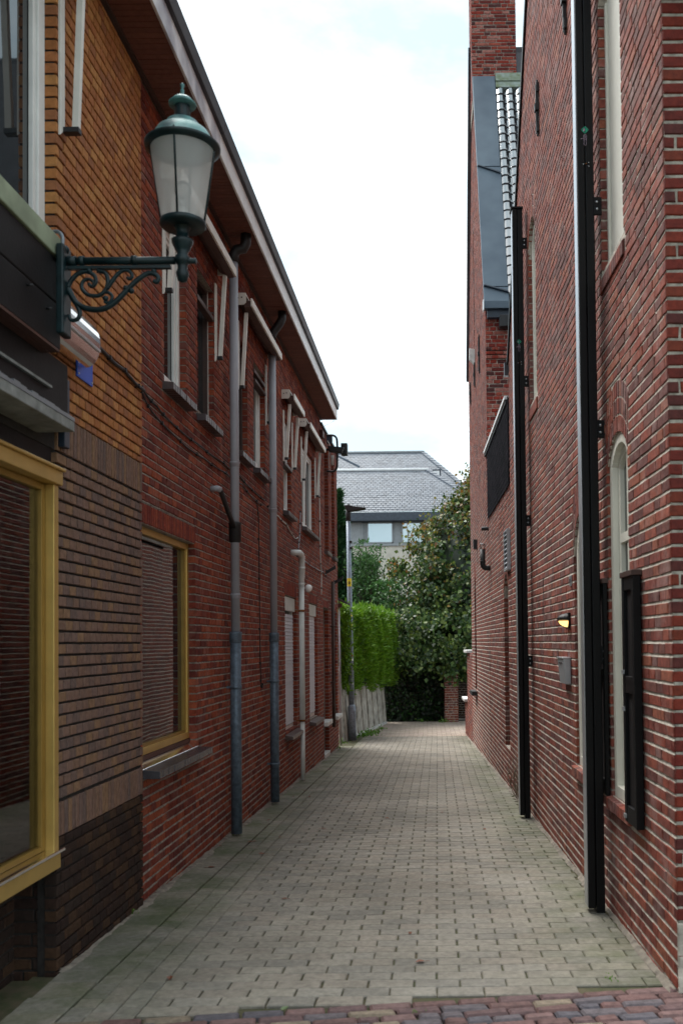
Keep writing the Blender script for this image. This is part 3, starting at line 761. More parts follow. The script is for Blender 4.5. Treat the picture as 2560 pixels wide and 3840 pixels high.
# ================================================================== RED BRICK TERRACE (left)
red = thing('brick_house', 'long two storey red brick terrace with white awnings and a deep brown eaves', 'building', (-2.4, 12.0, -.2))
RE = 17.95; SOF = 5.35
FRd = lambda u, v, n: FL(u, v, n-.004)
def limred(v): return (SE, 15.46 if v > 5.26 else RE)
W1, W2, W3, W4 = Open(6.52, 7.10, 3.47, 4.66, under=.075), Open(7.44, 7.99, 3.50, 4.66, under=.075), Open(8.87, 9.42, 3.47, 4.62, under=.075), Open(9.75, 10.36, 3.47, 4.60, under=.075)
W5, W6 = Open(11.64, 12.24, 3.28, 4.50, under=.075), Open(13.25, 14.62, 3.30, 4.50, under=.075)
LW = Open(6.0, 7.34, .79, 2.395, lintel=.14); LW2 = Open(11.68, 12.63, .47, 2.215, lintel=.165, under=.0); LW3 = Open(13.90, 14.84, .455, 2.21, lintel=.14)
DO = Open(15.64, 16.36, -.5, 2.21, lintel=.13); O2 = Open(16.98, 17.70, .27, 2.21, lintel=.13)
S1, S2 = Open(15.92, 16.52, 3.19, 5.05), Open(17.00, 17.48, 3.19, 5.05)
OP = [W1, W2, W3, W4, W5, W6, LW, LW2, LW3, DO, O2, S1, S2]
mortar(FRd, SE, RE, -.7, SOF, .0605, OP, 'grey_mortar', red, c=-.006, lim=limred, sub=1, deep=.14, joint=(.0105, .008))
br = rows(SE, RE, -.7, SOF-.01, .0605, .0105, 'wild', OP, lim=limred, H=.10, hj=.010, off=.008)
lay(FRd, br, 'red_brick', red, depth=.07, limit=300, bev=.004, j=.003)
for o in (LW, LW2, LW3, DO, O2):
    for r in soldiers(FRd, o.a-.015, o.b+.015, o.v1+.006, o.v1+o.lintel-.006, .042 if o is LW else .055, .006):
        MB().slip(FRd, *r, 0, .08, .004, .0015).build('soldier_brick', 'red_soldier', red, fix=False)
# end of the terrace
t = MB(); t.poly([FRd(RE, -.7, -.004), FRd(RE, 5.26, -.004), FRd(RE, 5.26, -3), FRd(RE, -.7, -3)]); t.poly([FRd(SE+.0, 5.3, -.02), FRd(SE, 5.3, -.3), FRd(SE, -.5, -.3), FRd(SE, -.5, -.02)]); t.build('end_wall', 'red_soldier', red, fix=False)
t = MB(); t.box(FRd, 15.44, RE+.03, 5.262, 5.30, -.35, .03); t.build('coping', 'iron', red, bevel=.004)

def brick_sill(o, F, parent, z, out=.085, ends=.07, mat='sill_brick', name='sill', high=.055, wd=.055):
    s_ = MB(); s_.box(F, o.a-ends+.004, o.b+ends-.004, z-high+.004, z-.006, -.10, out-.006)
    k = s_.build(name, 'black_mortar', parent)
    for (a, b, _, _) in soldiers(F, o.a-ends, o.b+ends, 0, 1, wd, .006):
        d0 = rnd.uniform(-.002, .002); t = MB()
        t.hexa([F(u, zz, n) for (zz, dz) in ((z-high, 0), (z, 1)) for (u, n) in ((a, -.06), (b, -.06), (b, out+d0), (a, out+d0))][:4] + [F(u, zz, n) for (u, n, zz) in ((a, -.06, z+.012), (b, -.06, z+.012), (b, out+d0, z-.004), (a, out+d0, z-.004))])
        t.build('sill_brick', mat, k, bevel=.003)
    return k
WH = 'white_paint'
for o in (W1, W2, W3, W4): brick_sill(o, FRd, red, 3.455, .075, .03)
for o in (W5, W6): brick_sill(o, FRd, red, 3.268, .075, .06)
window(FRd, W1.a, W1.b, W1.v0, W1.v1, red, WH, rec=.050, fwid=.055, sash=[(6.60, 7.03)], lo=.07)
window(FRd, W2.a, W2.b, W2.v0, W2.v1, red, 'brown_trim', rec=.050, fwid=.03, label='dark framed upper window with a thin pale edge')
t = MB(); t.box(FRd, W2.b-.008, W2.b-.001, W2.v0, W2.v1, -.052, -.046); t.build('pale_edge', 'awning_white', red)
t = MB(); t.box(FRd, W2.a, W2.b, 4.40, 4.44, -.05, .005); t.build('head_rail', 'brown_trim', red, bevel=.003)
window(FRd, W3.a, W3.b, W3.v0, W3.v1, red, 'brown_trim', rec=.050, fwid=.03, label='dark framed upper window')
window(FRd, W4.a, W4.b, W4.v0, W4.v1, red, WH, rec=.050, fwid=.055, sash=[(9.83, 10.28)], lo=.09)
t = MB(); t.box(FRd, W4.a, W4.b, 4.48, 4.52, -.05, .01); t.box(FRd, W4.a, W4.b, 4.38, 4.41, -.05, .02); t.build('head_rail', 'brown_trim', red, bevel=.003)
window(FRd, W5.a, W5.b, W5.v0, W5.v1, red, WH, rec=.050, fwid=.055, trans=(3.87,), lo=.07)
t = MB(); t.box(FRd, W5.a, W5.b+.02, 3.86, 3.90, -.05, .02); t.build('head_rail', 'brown_trim', red, bevel=.003)
window(FRd, W6.a, W6.b, W6.v0, W6.v1, red, WH, rec=.050, fwid=.06, mull=(13.93,), sash=[(13.33, 13.89), (13.97, 14.54)])
for o in (S1, S2):
    window(FRd, o.a, o.b, o.v0, o.v1, red, 'brown_trim', rec=.10, fwid=.05)
    t = MB(); t.box(FRd, o.a-.03, o.b+.03, 3.13, 3.19, -.1, .06); t.build('sill', 'sill_brick', red, bevel=.004)
# big ground floor window with a gold frame
t = MB(); g = 'gold_aluminium'
lw = window(FRd, LW.a, LW.b, .865, LW.v1, red, g, rec=.052, fwid=.05, label='gold framed ground floor window')
t = MB(); t.box(FRd, LW.a+.05, LW.b-.05, LW.v0+.125, LW.v0+.145, -.10, -.066); t.box(FRd, LW.b-.085, LW.b-.05, LW.v0+.145, LW.v1-.05, -.10, -.066); t.build('sash', 'bronze_aluminium', lw)
MB().box(FRd, LW.a+.05, LW.b-.45, LW.v1-.085, LW.v1-.065, -.062, -.05).build('head_rail', 'aged_zinc', lw, bevel=.003)
MB().box(FRd, LW.a, LW.b, .835, .863, -.10, -.045).build('under_rail', 'brown_board', lw)
MB().hexa([FRd(LW.a-.04, .793, -.06), FRd(LW.b-.005, .793, -.06), FRd(LW.b-.005, .796, .018), FRd(LW.a-.04, .796, .018), FRd(LW.a-.04, .838, -.06), FRd(LW.b-.005, .838, -.06), FRd(LW.b-.005, .803, .02), FRd(LW.a-.04, .803, .02)]).build('drip_strip', 'chrome', lw, bevel=.002)
brick_sill(LW, FRd, red, .792, .125, .03, 'sill_tile', high=.052, wd=.062)
# white roller shutters
for o, sz in ((LW2, .44), (LW3, .42)):
    w_ = window(FRd, o.a, o.b, o.v0, o.v1, red, WH, rec=.055, fwid=.055, label='white framed window with its roller shutter down')
    t = MB(); t.box(FRd, o.a+.01, o.b-.012, o.v1-.19, o.v1-.012, -.06, -.018); t.build('shutter_box', 'white_plastic', w_, bevel=.006)
    z = o.v0+.075
    while z < o.v1-.23:
        t = MB(); t.hexa([FRd(u, zz, n) for zz, n0, n1 in ((z, -.062, -.038), (z+.044, -.062, -.046)) for (u, n) in ((o.a+.05, n0), (o.b-.05, n0), (o.b-.05, n1), (o.a+.05, n1))])
        t.build('shutter_slat', 'shutter_white', w_); z += .0465
    t = MB(); t.hexa([FRd(o.a-.05, sz-.05, -.1), FRd(o.b+.05, sz-.05, -.1), FRd(o.b+.05, sz-.05, .10), FRd(o.a-.05, sz-.05, .10), FRd(o.a-.05, sz+.03, -.1), FRd(o.b+.05, sz+.03, -.1), FRd(o.b+.05, sz-.005, .10), FRd(o.a-.05, sz-.005, .10)])
    t.build('sill', 'sill_brick', w_, bevel=.006)
# dark door with a small white ledge and a stone step, narrow window by the corner
t = MB(); t.box(FRd, DO.a, DO.b, -.5, 2.21, -.14, -.10); d_ = t.build('door', 'brown_trim', red, label='dark recessed door'); 
t = MB(); t.box(FRd, DO.a, DO.a+.05, -.4, 2.2, -.10, -.035); t.build('door_frame', 'white_plastic', d_)
t = MB(); t.box(FRd, DO.a-.02, DO.b-.05, .20, .27, -.09, .07); t.build('ledge', 'stone_white', d_, bevel=.005)
t = MB(); t.box(FRd, DO.a+.05, DO.b-.02, zg(16)-.02, zg(16)+.075, -.10, .02); t.build('doorstep', 'stone_white', d_, bevel=.005)
t = MB(); t.box(FRd, DO.a+.50, DO.a+.56, .92, 1.06, -.10, -.07); t.build('handle', 'iron', d_)
window(FRd, O2.a, O2.b, O2.v0, O2.v1, red, 'brown_trim', rec=.08, fwid=.05)
t = MB(); t.box(FRd, O2.a-.03, O2.b+.04, .20, .265, -.1, .10); t.build('sill', 'stone_white', red, bevel=.006)
# eaves: soffit of narrow boards, white fascia, dark roof edge
def EX(y): return -1.610+.0110*y
ev = MB(); 
for (a, b) in ((2.2, 15.46),): ev.hexa([(-1.9+.0131*y_+o_, y_, z) for z in (5.362, 5.40) for (y_, o_) in ((a, -.25), (b, -.25))] and [(-2.1, a, 5.364), (EX(a)-.004, a, 5.364), (EX(b)-.004, b, 5.364), (-2.1, b, 5.364), (-2.1, a, 5.50), (EX(a)-.004, a, 5.50), (EX(b)-.004, b, 5.50), (-2.1, b, 5.50)])
eave = ev.build('eaves', 'brown_trim', red)
y = 2.3
while y < 15.44:
    t = MB(); y2 = min(y+.0465, 15.45)
    t.hexa([(-1.9+.0131*q-.05, q, z) if s else (EX(q)-.003, q, z) for z in (5.35+rnd.uniform(0, .0015), 5.362) for (q, s) in ((y, 1), (y2, 1), (y2, 0), (y, 0))])
    t.build('soffit_board', 'soffit_brown', eave); y += .0515
t = MB(); t.hexa([FL(u, z, n) for z in (5.33, 5.349) for (u, n) in ((2.3, .0), (15.45, .0), (15.45, .028), (2.3, .028))]); t.build('cover_strip', 'brown_trim', eave)
ye = [2.2, 4.55, 7.0, 9.35, 11.6, 13.6, 15.47]
for a, b in zip(ye, ye[1:]):
    t = MB(); t.hexa([(EX(q)+s, q, z) for z in (5.338, 5.505) for (q, s) in ((a, 0), (b-.006, 0), (b-.006, .018), (a, .018))]); t.build('fascia_board', 'fascia_peeling' if a < 6 else 'fascia_white', eave, bevel=.003, label='peeling lavender grey fascia board' if a < 6 else None)
    t = MB(); t.hexa([(EX(q)+s, q, z) for z, e in ((5.507, 0), (5.60, .015)) for (q, s) in ((a, -.05), (b-.004, -.05), (b-.004, .045+e), (a, .045+e))]); t.build('roof_trim', 'roof_edge', eave, bevel=.004)
t = MB(); t.hexa([(-2.0, 15.452, 5.34), (EX(15.46), 15.452, 5.34), (EX(15.46), 15.47, 5.34), (-2.0, 15.47, 5.34), (-2.0, 15.452, 5.5), (EX(15.46), 15.452, 5.5), (EX(15.46), 15.47, 5.5), (-2.0, 15.47, 5.5)]); t.build('end_board', 'fascia_white', eave)
t = MB(); t.hexa([(EX(2.2), 2.2, 5.55), (EX(15.46), 15.46, 5.55), (-6, 15.46, 8.4), (-6, 2.2, 8.4), (EX(2.2), 2.2, 5.60), (EX(15.46), 15.46, 5.60), (-6, 15.46, 8.5), (-6, 2.2, 8.5)]); t.build('roof', 'roof_edge', red)
t = MB(); t.hexa([(-1.78, 15.5, 5.2), (-6, 15.5, 5.2), (-6, RE, 5.2), (-1.68, RE, 5.2), (-1.78, 15.5, 5.26), (-6, 15.5, 5.26), (-6, RE, 5.26), (-1.68, RE, 5.26)]); t.build('flat_roof', 'roof_edge', red)

# ------------------------------------------------------------------ awnings
def awning(label, Y0, Y1, ztop, arms, plate=True):
    a = thing('awning', label, 'awning', FRd(Y0, ztop-.7, 0), group='folded window awnings along the red terrace')
    F = FRd
    t = MB(); t.box(F, Y0, Y1, ztop-.078, ztop, .150, .168); t.build('front_bar', 'awning_white', a, bevel=.004)
    t = MB(); t.hexa([F(u, z, n) for (z, dn) in ((ztop-.085, 0), (ztop-.02, 0)) for (u, n) in ((Y0+.01, .085), (Y1-.01, .085), (Y1-.01, .148), (Y0+.01, .148))]); t.build('valance_rail', 'brown_board', a, bevel=.004)
    t = MB(); t.tube([F(Y0+.02, ztop-.01, .055), F(Y1-.02, ztop-.01, .055)], .042, 14); t.build('cloth_roll', 'brown_board', a)
    t = MB(); t.hexa([F(u, z, n) for z in (ztop+.045, ztop+.057) for (u, n) in ((Y0+.01, 0), (Y1-.01, 0), (Y1-.01, .10), (Y0+.01, .10))]); t.build('cover', 'awning_white', a)
    for u in ((Y0, Y1-.012) if plate else (Y1-.012,)):
        t = MB(); z0, z1 = ztop-.06, ztop+.055
        P = [(0, z0), (.085, z0), (.105, z0+.022), (.105, z1), (0, z1)]
        i = len(t.v); t.v += [F(u, z, n) for (n, z) in P]+[F(u+.012, z, n) for (n, z) in P]
        t.f += [tuple(range(5)), tuple(range(9, 4, -1))]+[(k, (k+1) % 5, 5+(k+1) % 5, 5+k) for k in range(5)]; t.sm += [False]*7
        p = t.build('end_plate', 'awning_white', a, bevel=.002)
        for (n, z) in ((.03, z0+.065), (.065, z0+.07)):
            t = MB(); t.tube([F(u-.004, z, n), F(u+.004, z, n)], .007, 8); t.build('screw', 'iron', p)
    for (u, zb) in arms: awning_arm(F, a, u, ztop-.16, zb)
    return a
awning('long folded white awning over the first two upper windows, behind the lantern', 6.42, 8.16, 4.93, [(6.47, 4.07), (8.01, 4.06)])
awning('folded white awning between the two tall grey drainpipes', 8.86, 10.58, 4.93, [(8.93, 4.06), (10.40, 4.06)])
awning('short folded white awning just past the second tall grey drainpipe', 11.52, 12.42, 4.72, [(11.60, 3.89), (12.28, 3.89)])
awning('folded white awning farthest down the terrace, beside the security camera', 13.02, 14.78, 4.72, [(13.12, 3.89), (14.62, 3.89)])

# ------------------------------------------------------------------ drainpipes
def clamp(p, F, u, z, n, r, mat='galvanised'):
    t = MB(); x, y_, _ = F(u, z, n); t.lathe((x, y_), [(r+.001, z-.014), (r+.007, z-.014), (r+.007, z+.014), (r+.001, z+.014)], 16)
    t.box(F, u-.008, u+.008, z-.010, z+.010, 0, n-r*.6); return t.build('clamp', mat, p)
def vtube(F, u, z0, z1, n, r, seg=18):
    t = MB(); t.tube([F(u, z0, n), F(u, z1, n)], r, seg); return t
def drainpipe(label, u, ztop, zel, joint, rings, clamps, zb):
    p = thing('drainpipe', label, 'drainpipe', FRd(u, zb, .085), group='grey drainpipes on the red terrace')
    F = FRd; n = .085
    vtube(F, u, joint-.05, ztop, n, .040).build('pipe', 'grey_plastic', p)
    t = vtube(F, u, zb, joint, n, .049); x, y_, _ = F(u, 0, n)
    t.lathe((x, y_), [(.049, joint-.10), (.056, joint-.09), (.056, joint-.02), (.060, joint), (.041, joint+.002)], 20); t.build('lower_pipe', 'galvanised', p)
    for z in rings:
        t = MB(); t.lathe((x, y_), [(.040, z-.03), (.046, z-.026), (.046, z), (.049, z+.004), (.049, z+.014), (.040, z+.016)], 20); t.build('coupling', 'grey_plastic', p)
    for z in clamps: clamp(p, F, u, z, n, .049)
    t = MB(); t.tube([F(u, ztop-.03, n), F(u, ztop+.04, n), F(u, ztop+.09, n+.03), F(u, zel-.10, n+.09), F(u, zel-.05, n+.115), F(u, zel+.03, n+.115)], .048, 16); t.build('elbow', 'dark_rubber', p)
    return p
P1 = drainpipe('nearer of the two tall grey drainpipes, fed by a bent black overflow pipe', 8.41, 5.12, 5.32, 1.71, (2.04, 3.24, 2.66), (1.21,), zg(8.41)+.03)
P2 = drainpipe('farther of the two tall grey drainpipes, with a cable hanging beside it', 10.40, 5.05, 5.32, 1.72, (3.10,), (1.18, .26), zg(10.4)+.03)
ov = thing('overflow_pipe', 'short black overflow pipe bending from the brick into the nearer drainpipe', 'pipe', FRd(7.9, 2.6, 0))
t = MB(); t.tube([FRd(7.86, 2.92, -.02), FRd(7.86, 2.925, .05), FRd(7.90, 2.91, .075), FRd(8.10, 2.80, .08), FRd(8.36, 2.66, .085)], .022, 12); t.build('pipe', 'dark_rubber', ov)
t = MB(); t.tube([FRd(7.86, 2.92, 0), FRd(7.86, 2.926, .055), FRd(7.885, 2.918, .075)], .026, 12); t.build('elbow', 'grey_plastic', ov)
x, y_, _ = FRd(8.41, 0, .085)
t = MB(); t.lathe((x, y_), [(.040, 2.52), (.056, 2.53), (.056, 2.68), (.062, 2.70), (.040, 2.71)], 20); t.build('collar', 'dark_rubber', ov)

wp = thing('drainpipe', 'slender white waste pipe with a kinked top beside the white globe lamp', 'drainpipe', FRd(12.55, zg(12.5), .08))
vtube(FRd, 12.55, .56, 2.42, .085, .036).build('pipe', 'white_plastic', wp)
vtube(FRd, 12.55, zg(12.55)+.02, .58, .085, .031).build('lower_pipe', 'white_plastic', wp)
t = MB(); t.tube([FRd(12.22, 2.80, -.02), FRd(12.22, 2.80, .07), FRd(12.27, 2.80, .10), FRd(12.40, 2.79, .105), FRd(12.46, 2.76, .105), FRd(12.47, 2.66, .105), FRd(12.49, 2.56, .10), FRd(12.55, 2.46, .085), FRd(12.55, 2.40, .085)], [.038, .038, .040, .038, .042, .038, .042, .038, .040], 16); t.build('elbow', 'white_plastic', wp)
for z in (2.76, 2.61, 2.50, 2.40):
    xx, yy, _ = FRd(12.47 if z > 2.55 else 12.53, z, .103 if z > 2.55 else .09); t = MB(); t.lathe((xx, yy), [(.038, z-.016), (.044, z-.012), (.044, z+.012), (.038, z+.016)], 16); t.build('coupling', 'white_plastic', wp)
for z in (2.04, .56): clamp(wp, FRd, 12.55, z, .085, .036, 'rust')

bp = thing('drainpipe', 'thin brown drainpipe between the dark door and the end of the terrace', 'drainpipe', FRd(16.62, .1, .05))
vtube(FRd, 16.62, .10, 2.70, .055, .032, 12).build('pipe', 'brown_trim', bp)
for z in (.9, 1.9): clamp(bp, FRd, 16.62, z, .055, .032, 'brown_trim')

gl = thing('globe_lamp', 'round white glass globe lamp on the red wall beside the white waste pipe', 'lamp', FRd(12.95, 2.37, 0))
t = MB(); t.ball(FRd(12.95, 2.37, .125), .053, 24, 14); t.build('globe', 'globe_white', gl)
t = MB(); t.tube([FRd(12.95, 2.37, -.002), FRd(12.95, 2.37, .02)], .035, 14); t.tube([FRd(12.95, 2.37, .02), FRd(12.95, 2.37, .08)], .016, 10); t.build('base', 'white_plastic', gl)

# stub pipes, small boxes on the far end
for (u, z, lab) in ((16.05, 2.82, 'short dark bracket arm poking out of the wall above the dark door'), (17.3, 2.72, 'short dark bracket arm poking out of the wall nearest the corner')):
    s_ = thing('bracket_arm', lab, 'bracket', FRd(u, z, 0))
    t = MB(); t.hexa([FRd(u+a, z+b+n*.55, n) for n in (-.01, .17) for (a, b) in ((-.02, -.028), (.02, -.028), (.02, .028), (-.02, .028))]); t.build('arm', 'iron', s_, bevel=.003)
    t = MB(); t.box(FRd, u-.04, u+.04, z-.07, z+.05, .0, .012); t.build('wall_plate', 'iron', s_)

# ------------------------------------------------------------------ cables
def cable(name, label, pts, r, mat, cat='cable', clips=(), group=None):
    c = thing(name, label, cat, pts[0], group)
    P = [Vector(p) for p in pts]; out = []
    for a, b in zip(P, P[1:]):
        for k in range(6): out.append(a.lerp(b, k/6)+Vector((0, 0, -.010*math.sin(math.pi*k/6)+rnd.uniform(-.002, .002))))
    out.append(P[-1])
    MB().tube(out, r, 6).build('cord', mat, c)
    for p in out[::4]:
        t = MB(); t.box(lambda a, b, d: (p.x+d, p.y+a, p.z+b), -.008, .008, -.012, .012, -.02, r+.003); t.build('clip', 'dark_rubber', c)
    return c
cable('cable', 'bundle of dark cables running from the shop awning along the orange bricks', [FSh(u, z, .012) for u, z in ((4.95, 3.30), (5.2, 3.275), (5.6, 3.27), (5.98, 3.25))], .011, 'dark_rubber')
cable('cable', 'upper of two thin cables looping along the red wall under the upper window sills', [FRd(u, z, .010) for u, z in ((5.98, 3.27), (6.3, 3.235), (6.8, 3.20), (7.4, 3.21), (8.3, 3.23), (9.0, 3.235), (9.6, 3.20), (10.3, 3.20))], .007, 'dark_rubber')
cable('cable', 'lower of two thin cables looping along the red wall under the upper window sills', [FRd(u, z, .010) for u, z in ((5.98, 3.245), (6.2, 3.17), (6.9, 3.12), (7.6, 3.13), (8.4, 3.155), (9.1, 3.17), (9.8, 3.11), (10.2, 3.13))], .006, 'dark_rubber')
cable('cable', 'thin cable dropping straight down beside the farther grey drainpipe to a loose white end', [FRd(u, z, .010) for u, z in ((9.85, 3.12), (9.93, 2.95), (9.95, 2.3), (9.97, 1.5), (10.0, 1.20), (10.06, 1.13), (10.10, 1.16))], .005, 'dark_rubber')
cable('cable', 'white edged cable sagging below the last two upper window sills of the terrace', [FRd(u, z, .010) for u, z in ((10.5, 3.16), (11.2, 3.14), (11.8, 3.12), (12.5, 3.02), (12.75, 3.06))], .007, 'white_plastic')
cable('cable', 'grey cable strung from the white waste pipe to the bracket arms near the corner', [FRd(u, z, .010) for u, z in ((12.7, 2.80), (13.5, 2.79), (14.5, 2.78), (15.6, 2.80), (16.0, 2.78))], .008, 'grey_plastic')
cable('cable', 'pale cable hanging straight down past the last folded awning', [FRd(u, z, .012) for u, z in ((15.15, 4.6), (15.15, 4.2), (15.18, 3.6), (15.22, 3.0), (15.35, 2.75), (15.3, 2.4))], .008, 'white_plastic')
cable('cable', 'grey cable dropping from the last long window to the top of the white waste pipe', [FRd(u, z, .012) for u, z in ((13.0, 3.45), (12.95, 3.2), (12.85, 3.0), (12.75, 2.86))], .008, 'grey_plastic')

# ------------------------------------------------------------------ street sign
def text_mesh(txt, name, mat, parent, M, size, depth=.0008):
    cu = bpy.data.curves.new(name, 'FONT'); cu.body = txt; cu.size = size; cu.align_x = 'CENTER'; cu.align_y = 'CENTER'; cu.extrude = depth
    ob = bpy.data.objects.new(name, cu); COL.objects.link(ob)
    dg = bpy.context.evaluated_depsgraph_get(); me = bpy.data.meshes.new_from_object(ob.evaluated_get(dg))
    bpy.data.objects.remove(ob); bpy.data.curves.remove(cu)
    o = ORG[parent.name]; M = Matrix.Translation(-o) @ M
    me.transform(M); me.materials.clear(); me.materials.append(MATS[mat])
    ob = bpy.data.objects.new(name, me); link(ob, parent); return ob
sg = thing('street_sign', 'blue enamel street name sign with white capitals below the silver awning cassette', 'street sign', FSh(4.96, 3.0, 0))
t = MB(); t.box(FSh, 4.855, 5.075, 3.022, 3.25, .004, .014); t.build('plate', 'sign_blue', sg, bevel=.003)
p, B = basis(FSh, 4.965, 3.152, .0155); 
M4 = Matrix((B[0].to_4d(), B[1].to_4d(), B[2].to_4d(), (0, 0, 0, 1))); M4 = B.to_4x4(); M4.translation = p
M4 = M4 @ Matrix.Scale(.52, 4, (1, 0, 0)); text_mesh('KERKPAD', 'lettering', 'sign_white', sg, M4, .072)
for (u, z) in ((4.87, 3.04), (5.06, 3.04)):
    t = MB(); t.tube([FSh(u, z, .012), FSh(u, z, .019)], .005, 8); t.build('screw', 'steel', sg)

# ------------------------------------------------------------------ wall lantern on its bracket
ln = thing('wall_lantern', 'old green copper wall lantern with milky glass on a scrolled iron bracket', 'lantern', (-1.66, 4.28, 3.05))
LX, LY = -1.104, 4.28
t = MB(); t.box(WORLD, -1.678, -1.642, LY-.05, LY+.05, 3.04, 3.46); t.build('wall_plate', 'lantern_green', ln, bevel=.008)
t = MB(); t.tube([(-1.65, LY, 3.392), (-1.14, LY, 3.390)], .018, 14); t.tube([(-1.65, LY, 3.392), (-1.60, LY, 3.392)], .023, 14)
for x in (-1.575, -1.33): t.tube([(x-.012, LY, 3.392), (x+.012, LY, 3.392)], .023, 14)
t.ball((-1.655, LY, 3.445), .022); t.box(WORLD, -1.64, -1.16, LY-.012, LY+.012, 3.352, 3.366); t.build('arm', 'lantern_green', ln)
SC = dict(main=([(-1.640, 3.262), (-1.632, 3.248), (-1.601, 3.195), (-1.546, 3.167), (-1.477, 3.166), (-1.421, 3.197), (-1.373, 3.245), (-1.324, 3.294), (-1.275, 3.328), (-1.241, 3.329), (-1.219, 3.31), (-1.227, 3.289), (-1.241, 3.296)], .014),
    top=([(-1.64, 3.27), (-1.625, 3.301), (-1.594, 3.332), (-1.553, 3.342), (-1.518, 3.324), (-1.51, 3.292), (-1.528, 3.271), (-1.544, 3.286)], .011),
    spiral=([(-1.503, 3.345), (-1.469, 3.337), (-1.454, 3.302), (-1.464, 3.257), (-1.497, 3.229), (-1.546, 3.233), (-1.574, 3.261), (-1.572, 3.293), (-1.549, 3.307), (-1.524, 3.296), (-1.522, 3.276), (-1.535, 3.272)], .010),
    second=([(-1.459, 3.26), (-1.435, 3.295), (-1.407, 3.33), (-1.379, 3.347), (-1.352, 3.34), (-1.341, 3.318), (-1.355, 3.305), (-1.364, 3.314)], .010),
    small=([(-1.48, 3.243), (-1.452, 3.243), (-1.434, 3.225), (-1.445, 3.198), (-1.468, 3.197), (-1.464, 3.215)], .008),
    foot=([(-1.60, 3.19), (-1.585, 3.15), (-1.595, 3.12), (-1.625, 3.115), (-1.635, 3.14)], .011))
def spline(P, k=5):
    out = []
    for i in range(len(P)-1):
        p0, p1, p2, p3 = P[max(i-1, 0)], P[i], P[i+1], P[min(i+2, len(P)-1)]
        for q in range(k):
            s = q/k
            out.append(tuple(.5*((2*b)+(c-a)*s+(2*a-5*b+4*c-d)*s*s+(-a+3*b-3*c+d)*s**3) for a, b, c, d in zip(p0, p1, p2, p3)))
    return out+[P[-1]]
for nm, (P, r) in SC.items():
    Q = spline([(x, LY, z) for x, z in P]); n = len(Q)
    MB().tube(Q, [r*(1.05-.35*k/n) for k in range(n)], 10).build('scroll', 'lantern_green', ln)
for (x, z) in ((-1.24, 3.34), (-1.345, 3.25), (-1.37, 3.262), (-1.465, 3.215), (-1.54, 3.345)):
    t = MB(); t.ball((x, LY, z), .014, 10, 6); t.build('leaf_boss', 'lantern_green', ln)
t = MB(); t.lathe((LX-.003, LY), [(.004, 3.285), (.022, 3.295), (.030, 3.33), (.022, 3.35), (.024, 3.37), (.034, 3.38), (.034, 3.405), (.022, 3.42), (.034, 3.44), (.048, 3.47), (.050, 3.485), (.026, 3.50), (.030, 3.53), (.04, 3.545)], 20)
t.tube([(LX-.06, LY, 3.392), (LX+.062, LY, 3.386)], .013, 10); t.build('stem', 'lantern_green', ln)
t = MB(); t.lathe((LX, LY), [(.02, 3.545), (.098, 3.545), (.106, 3.556), (.106, 3.570), (.092, 3.578)], 32); t.build('gallery', 'lantern_green', ln)
t = MB(); t.lathe((LX, LY), [(.096, 3.572), (.104, 3.62), (.146, 3.905)], 40); t.build('glass', 'milk_glass', ln)
t = MB(); t.lathe((LX, LY), [(.150, 3.905), (.172, 3.915), (.174, 3.928), (.150, 3.938), (.146, 3.915)], 40); t.build('rim', 'lantern_green', ln)
t = MB(); t.lathe((LX, LY), [(.150, 3.938), (.138, 3.962), (.118, 3.995), (.085, 4.018), (.078, 4.022), (.072, 4.040), (.040, 4.052), (.036, 4.06)], 40); t.build('roof', 'verdigris', ln)
t = MB(); t.lathe((LX, LY), [(.036, 4.055), (.036, 4.118)], 24)
t.build('vent_collar', 'lantern_green', ln)
for k in range(8):
    an = k*math.pi/4+.2; c_ = Vector((LX+.0362*math.cos(an), LY+.0362*math.sin(an), 4.086))
    t = MB(); t.box(lambda a, b, d: (c_.x-a*math.sin(an)+d*math.cos(an), c_.y+a*math.cos(an)+d*math.sin(an), c_.z+b), -.005, .005, -.018, .018, -.001, .001); t.build('vent_slot', 'iron', ln)
t = MB(); t.lathe((LX, LY), [(.030, 4.116), (.062, 4.122), (.064, 4.130), (.040, 4.155), (.012, 4.172), (.008, 4.185), (.010, 4.195), (.004, 4.203), (.010, 4.213), (.010, 4.222), (.002, 4.230)], 28); t.build('cap', 'verdigris', ln)
for k in range(4):
    an = -math.pi/2+k*math.pi/2
    t = MB(); t.tube([(LX+.100*math.cos(an), LY+.100*math.sin(an), 3.57), (LX+.150*math.cos(an), LY+.150*math.sin(an), 3.92), (LX+.152*math.cos(an), LY+.152*math.sin(an), 3.945)], .005, 6); t.build('glazing_bar', 'lantern_green', ln)
t = MB(); t.ball((LX, LY, 3.72), .042, 18, 12); t.lathe((LX, LY), [(.030, 3.70), (.018, 3.66), (.018, 3.60)], 14); t.build('bulb', 'clear_glass', ln)
t = MB(); t.lathe((LX, LY), [(.024, 3.57), (.024, 3.63), (.017, 3.635)], 14); t.build('lamp_socket', 'stone_white', ln)
hk = thing('conduit', 'bent grey conduit hooking over the canopy end down to the lantern bracket', 'conduit', (-1.7, 4.33, 3.4))
MB().tube(spline([(-1.80, 4.34, 3.54), (-1.735, 4.33, 3.553), (-1.698, 4.32, 3.548), (-1.676, 4.31, 3.512), (-1.678, 4.30, 3.451), (-1.690, 4.29, 3.40)]), .009, 10).build('pipe', 'zinc', hk)

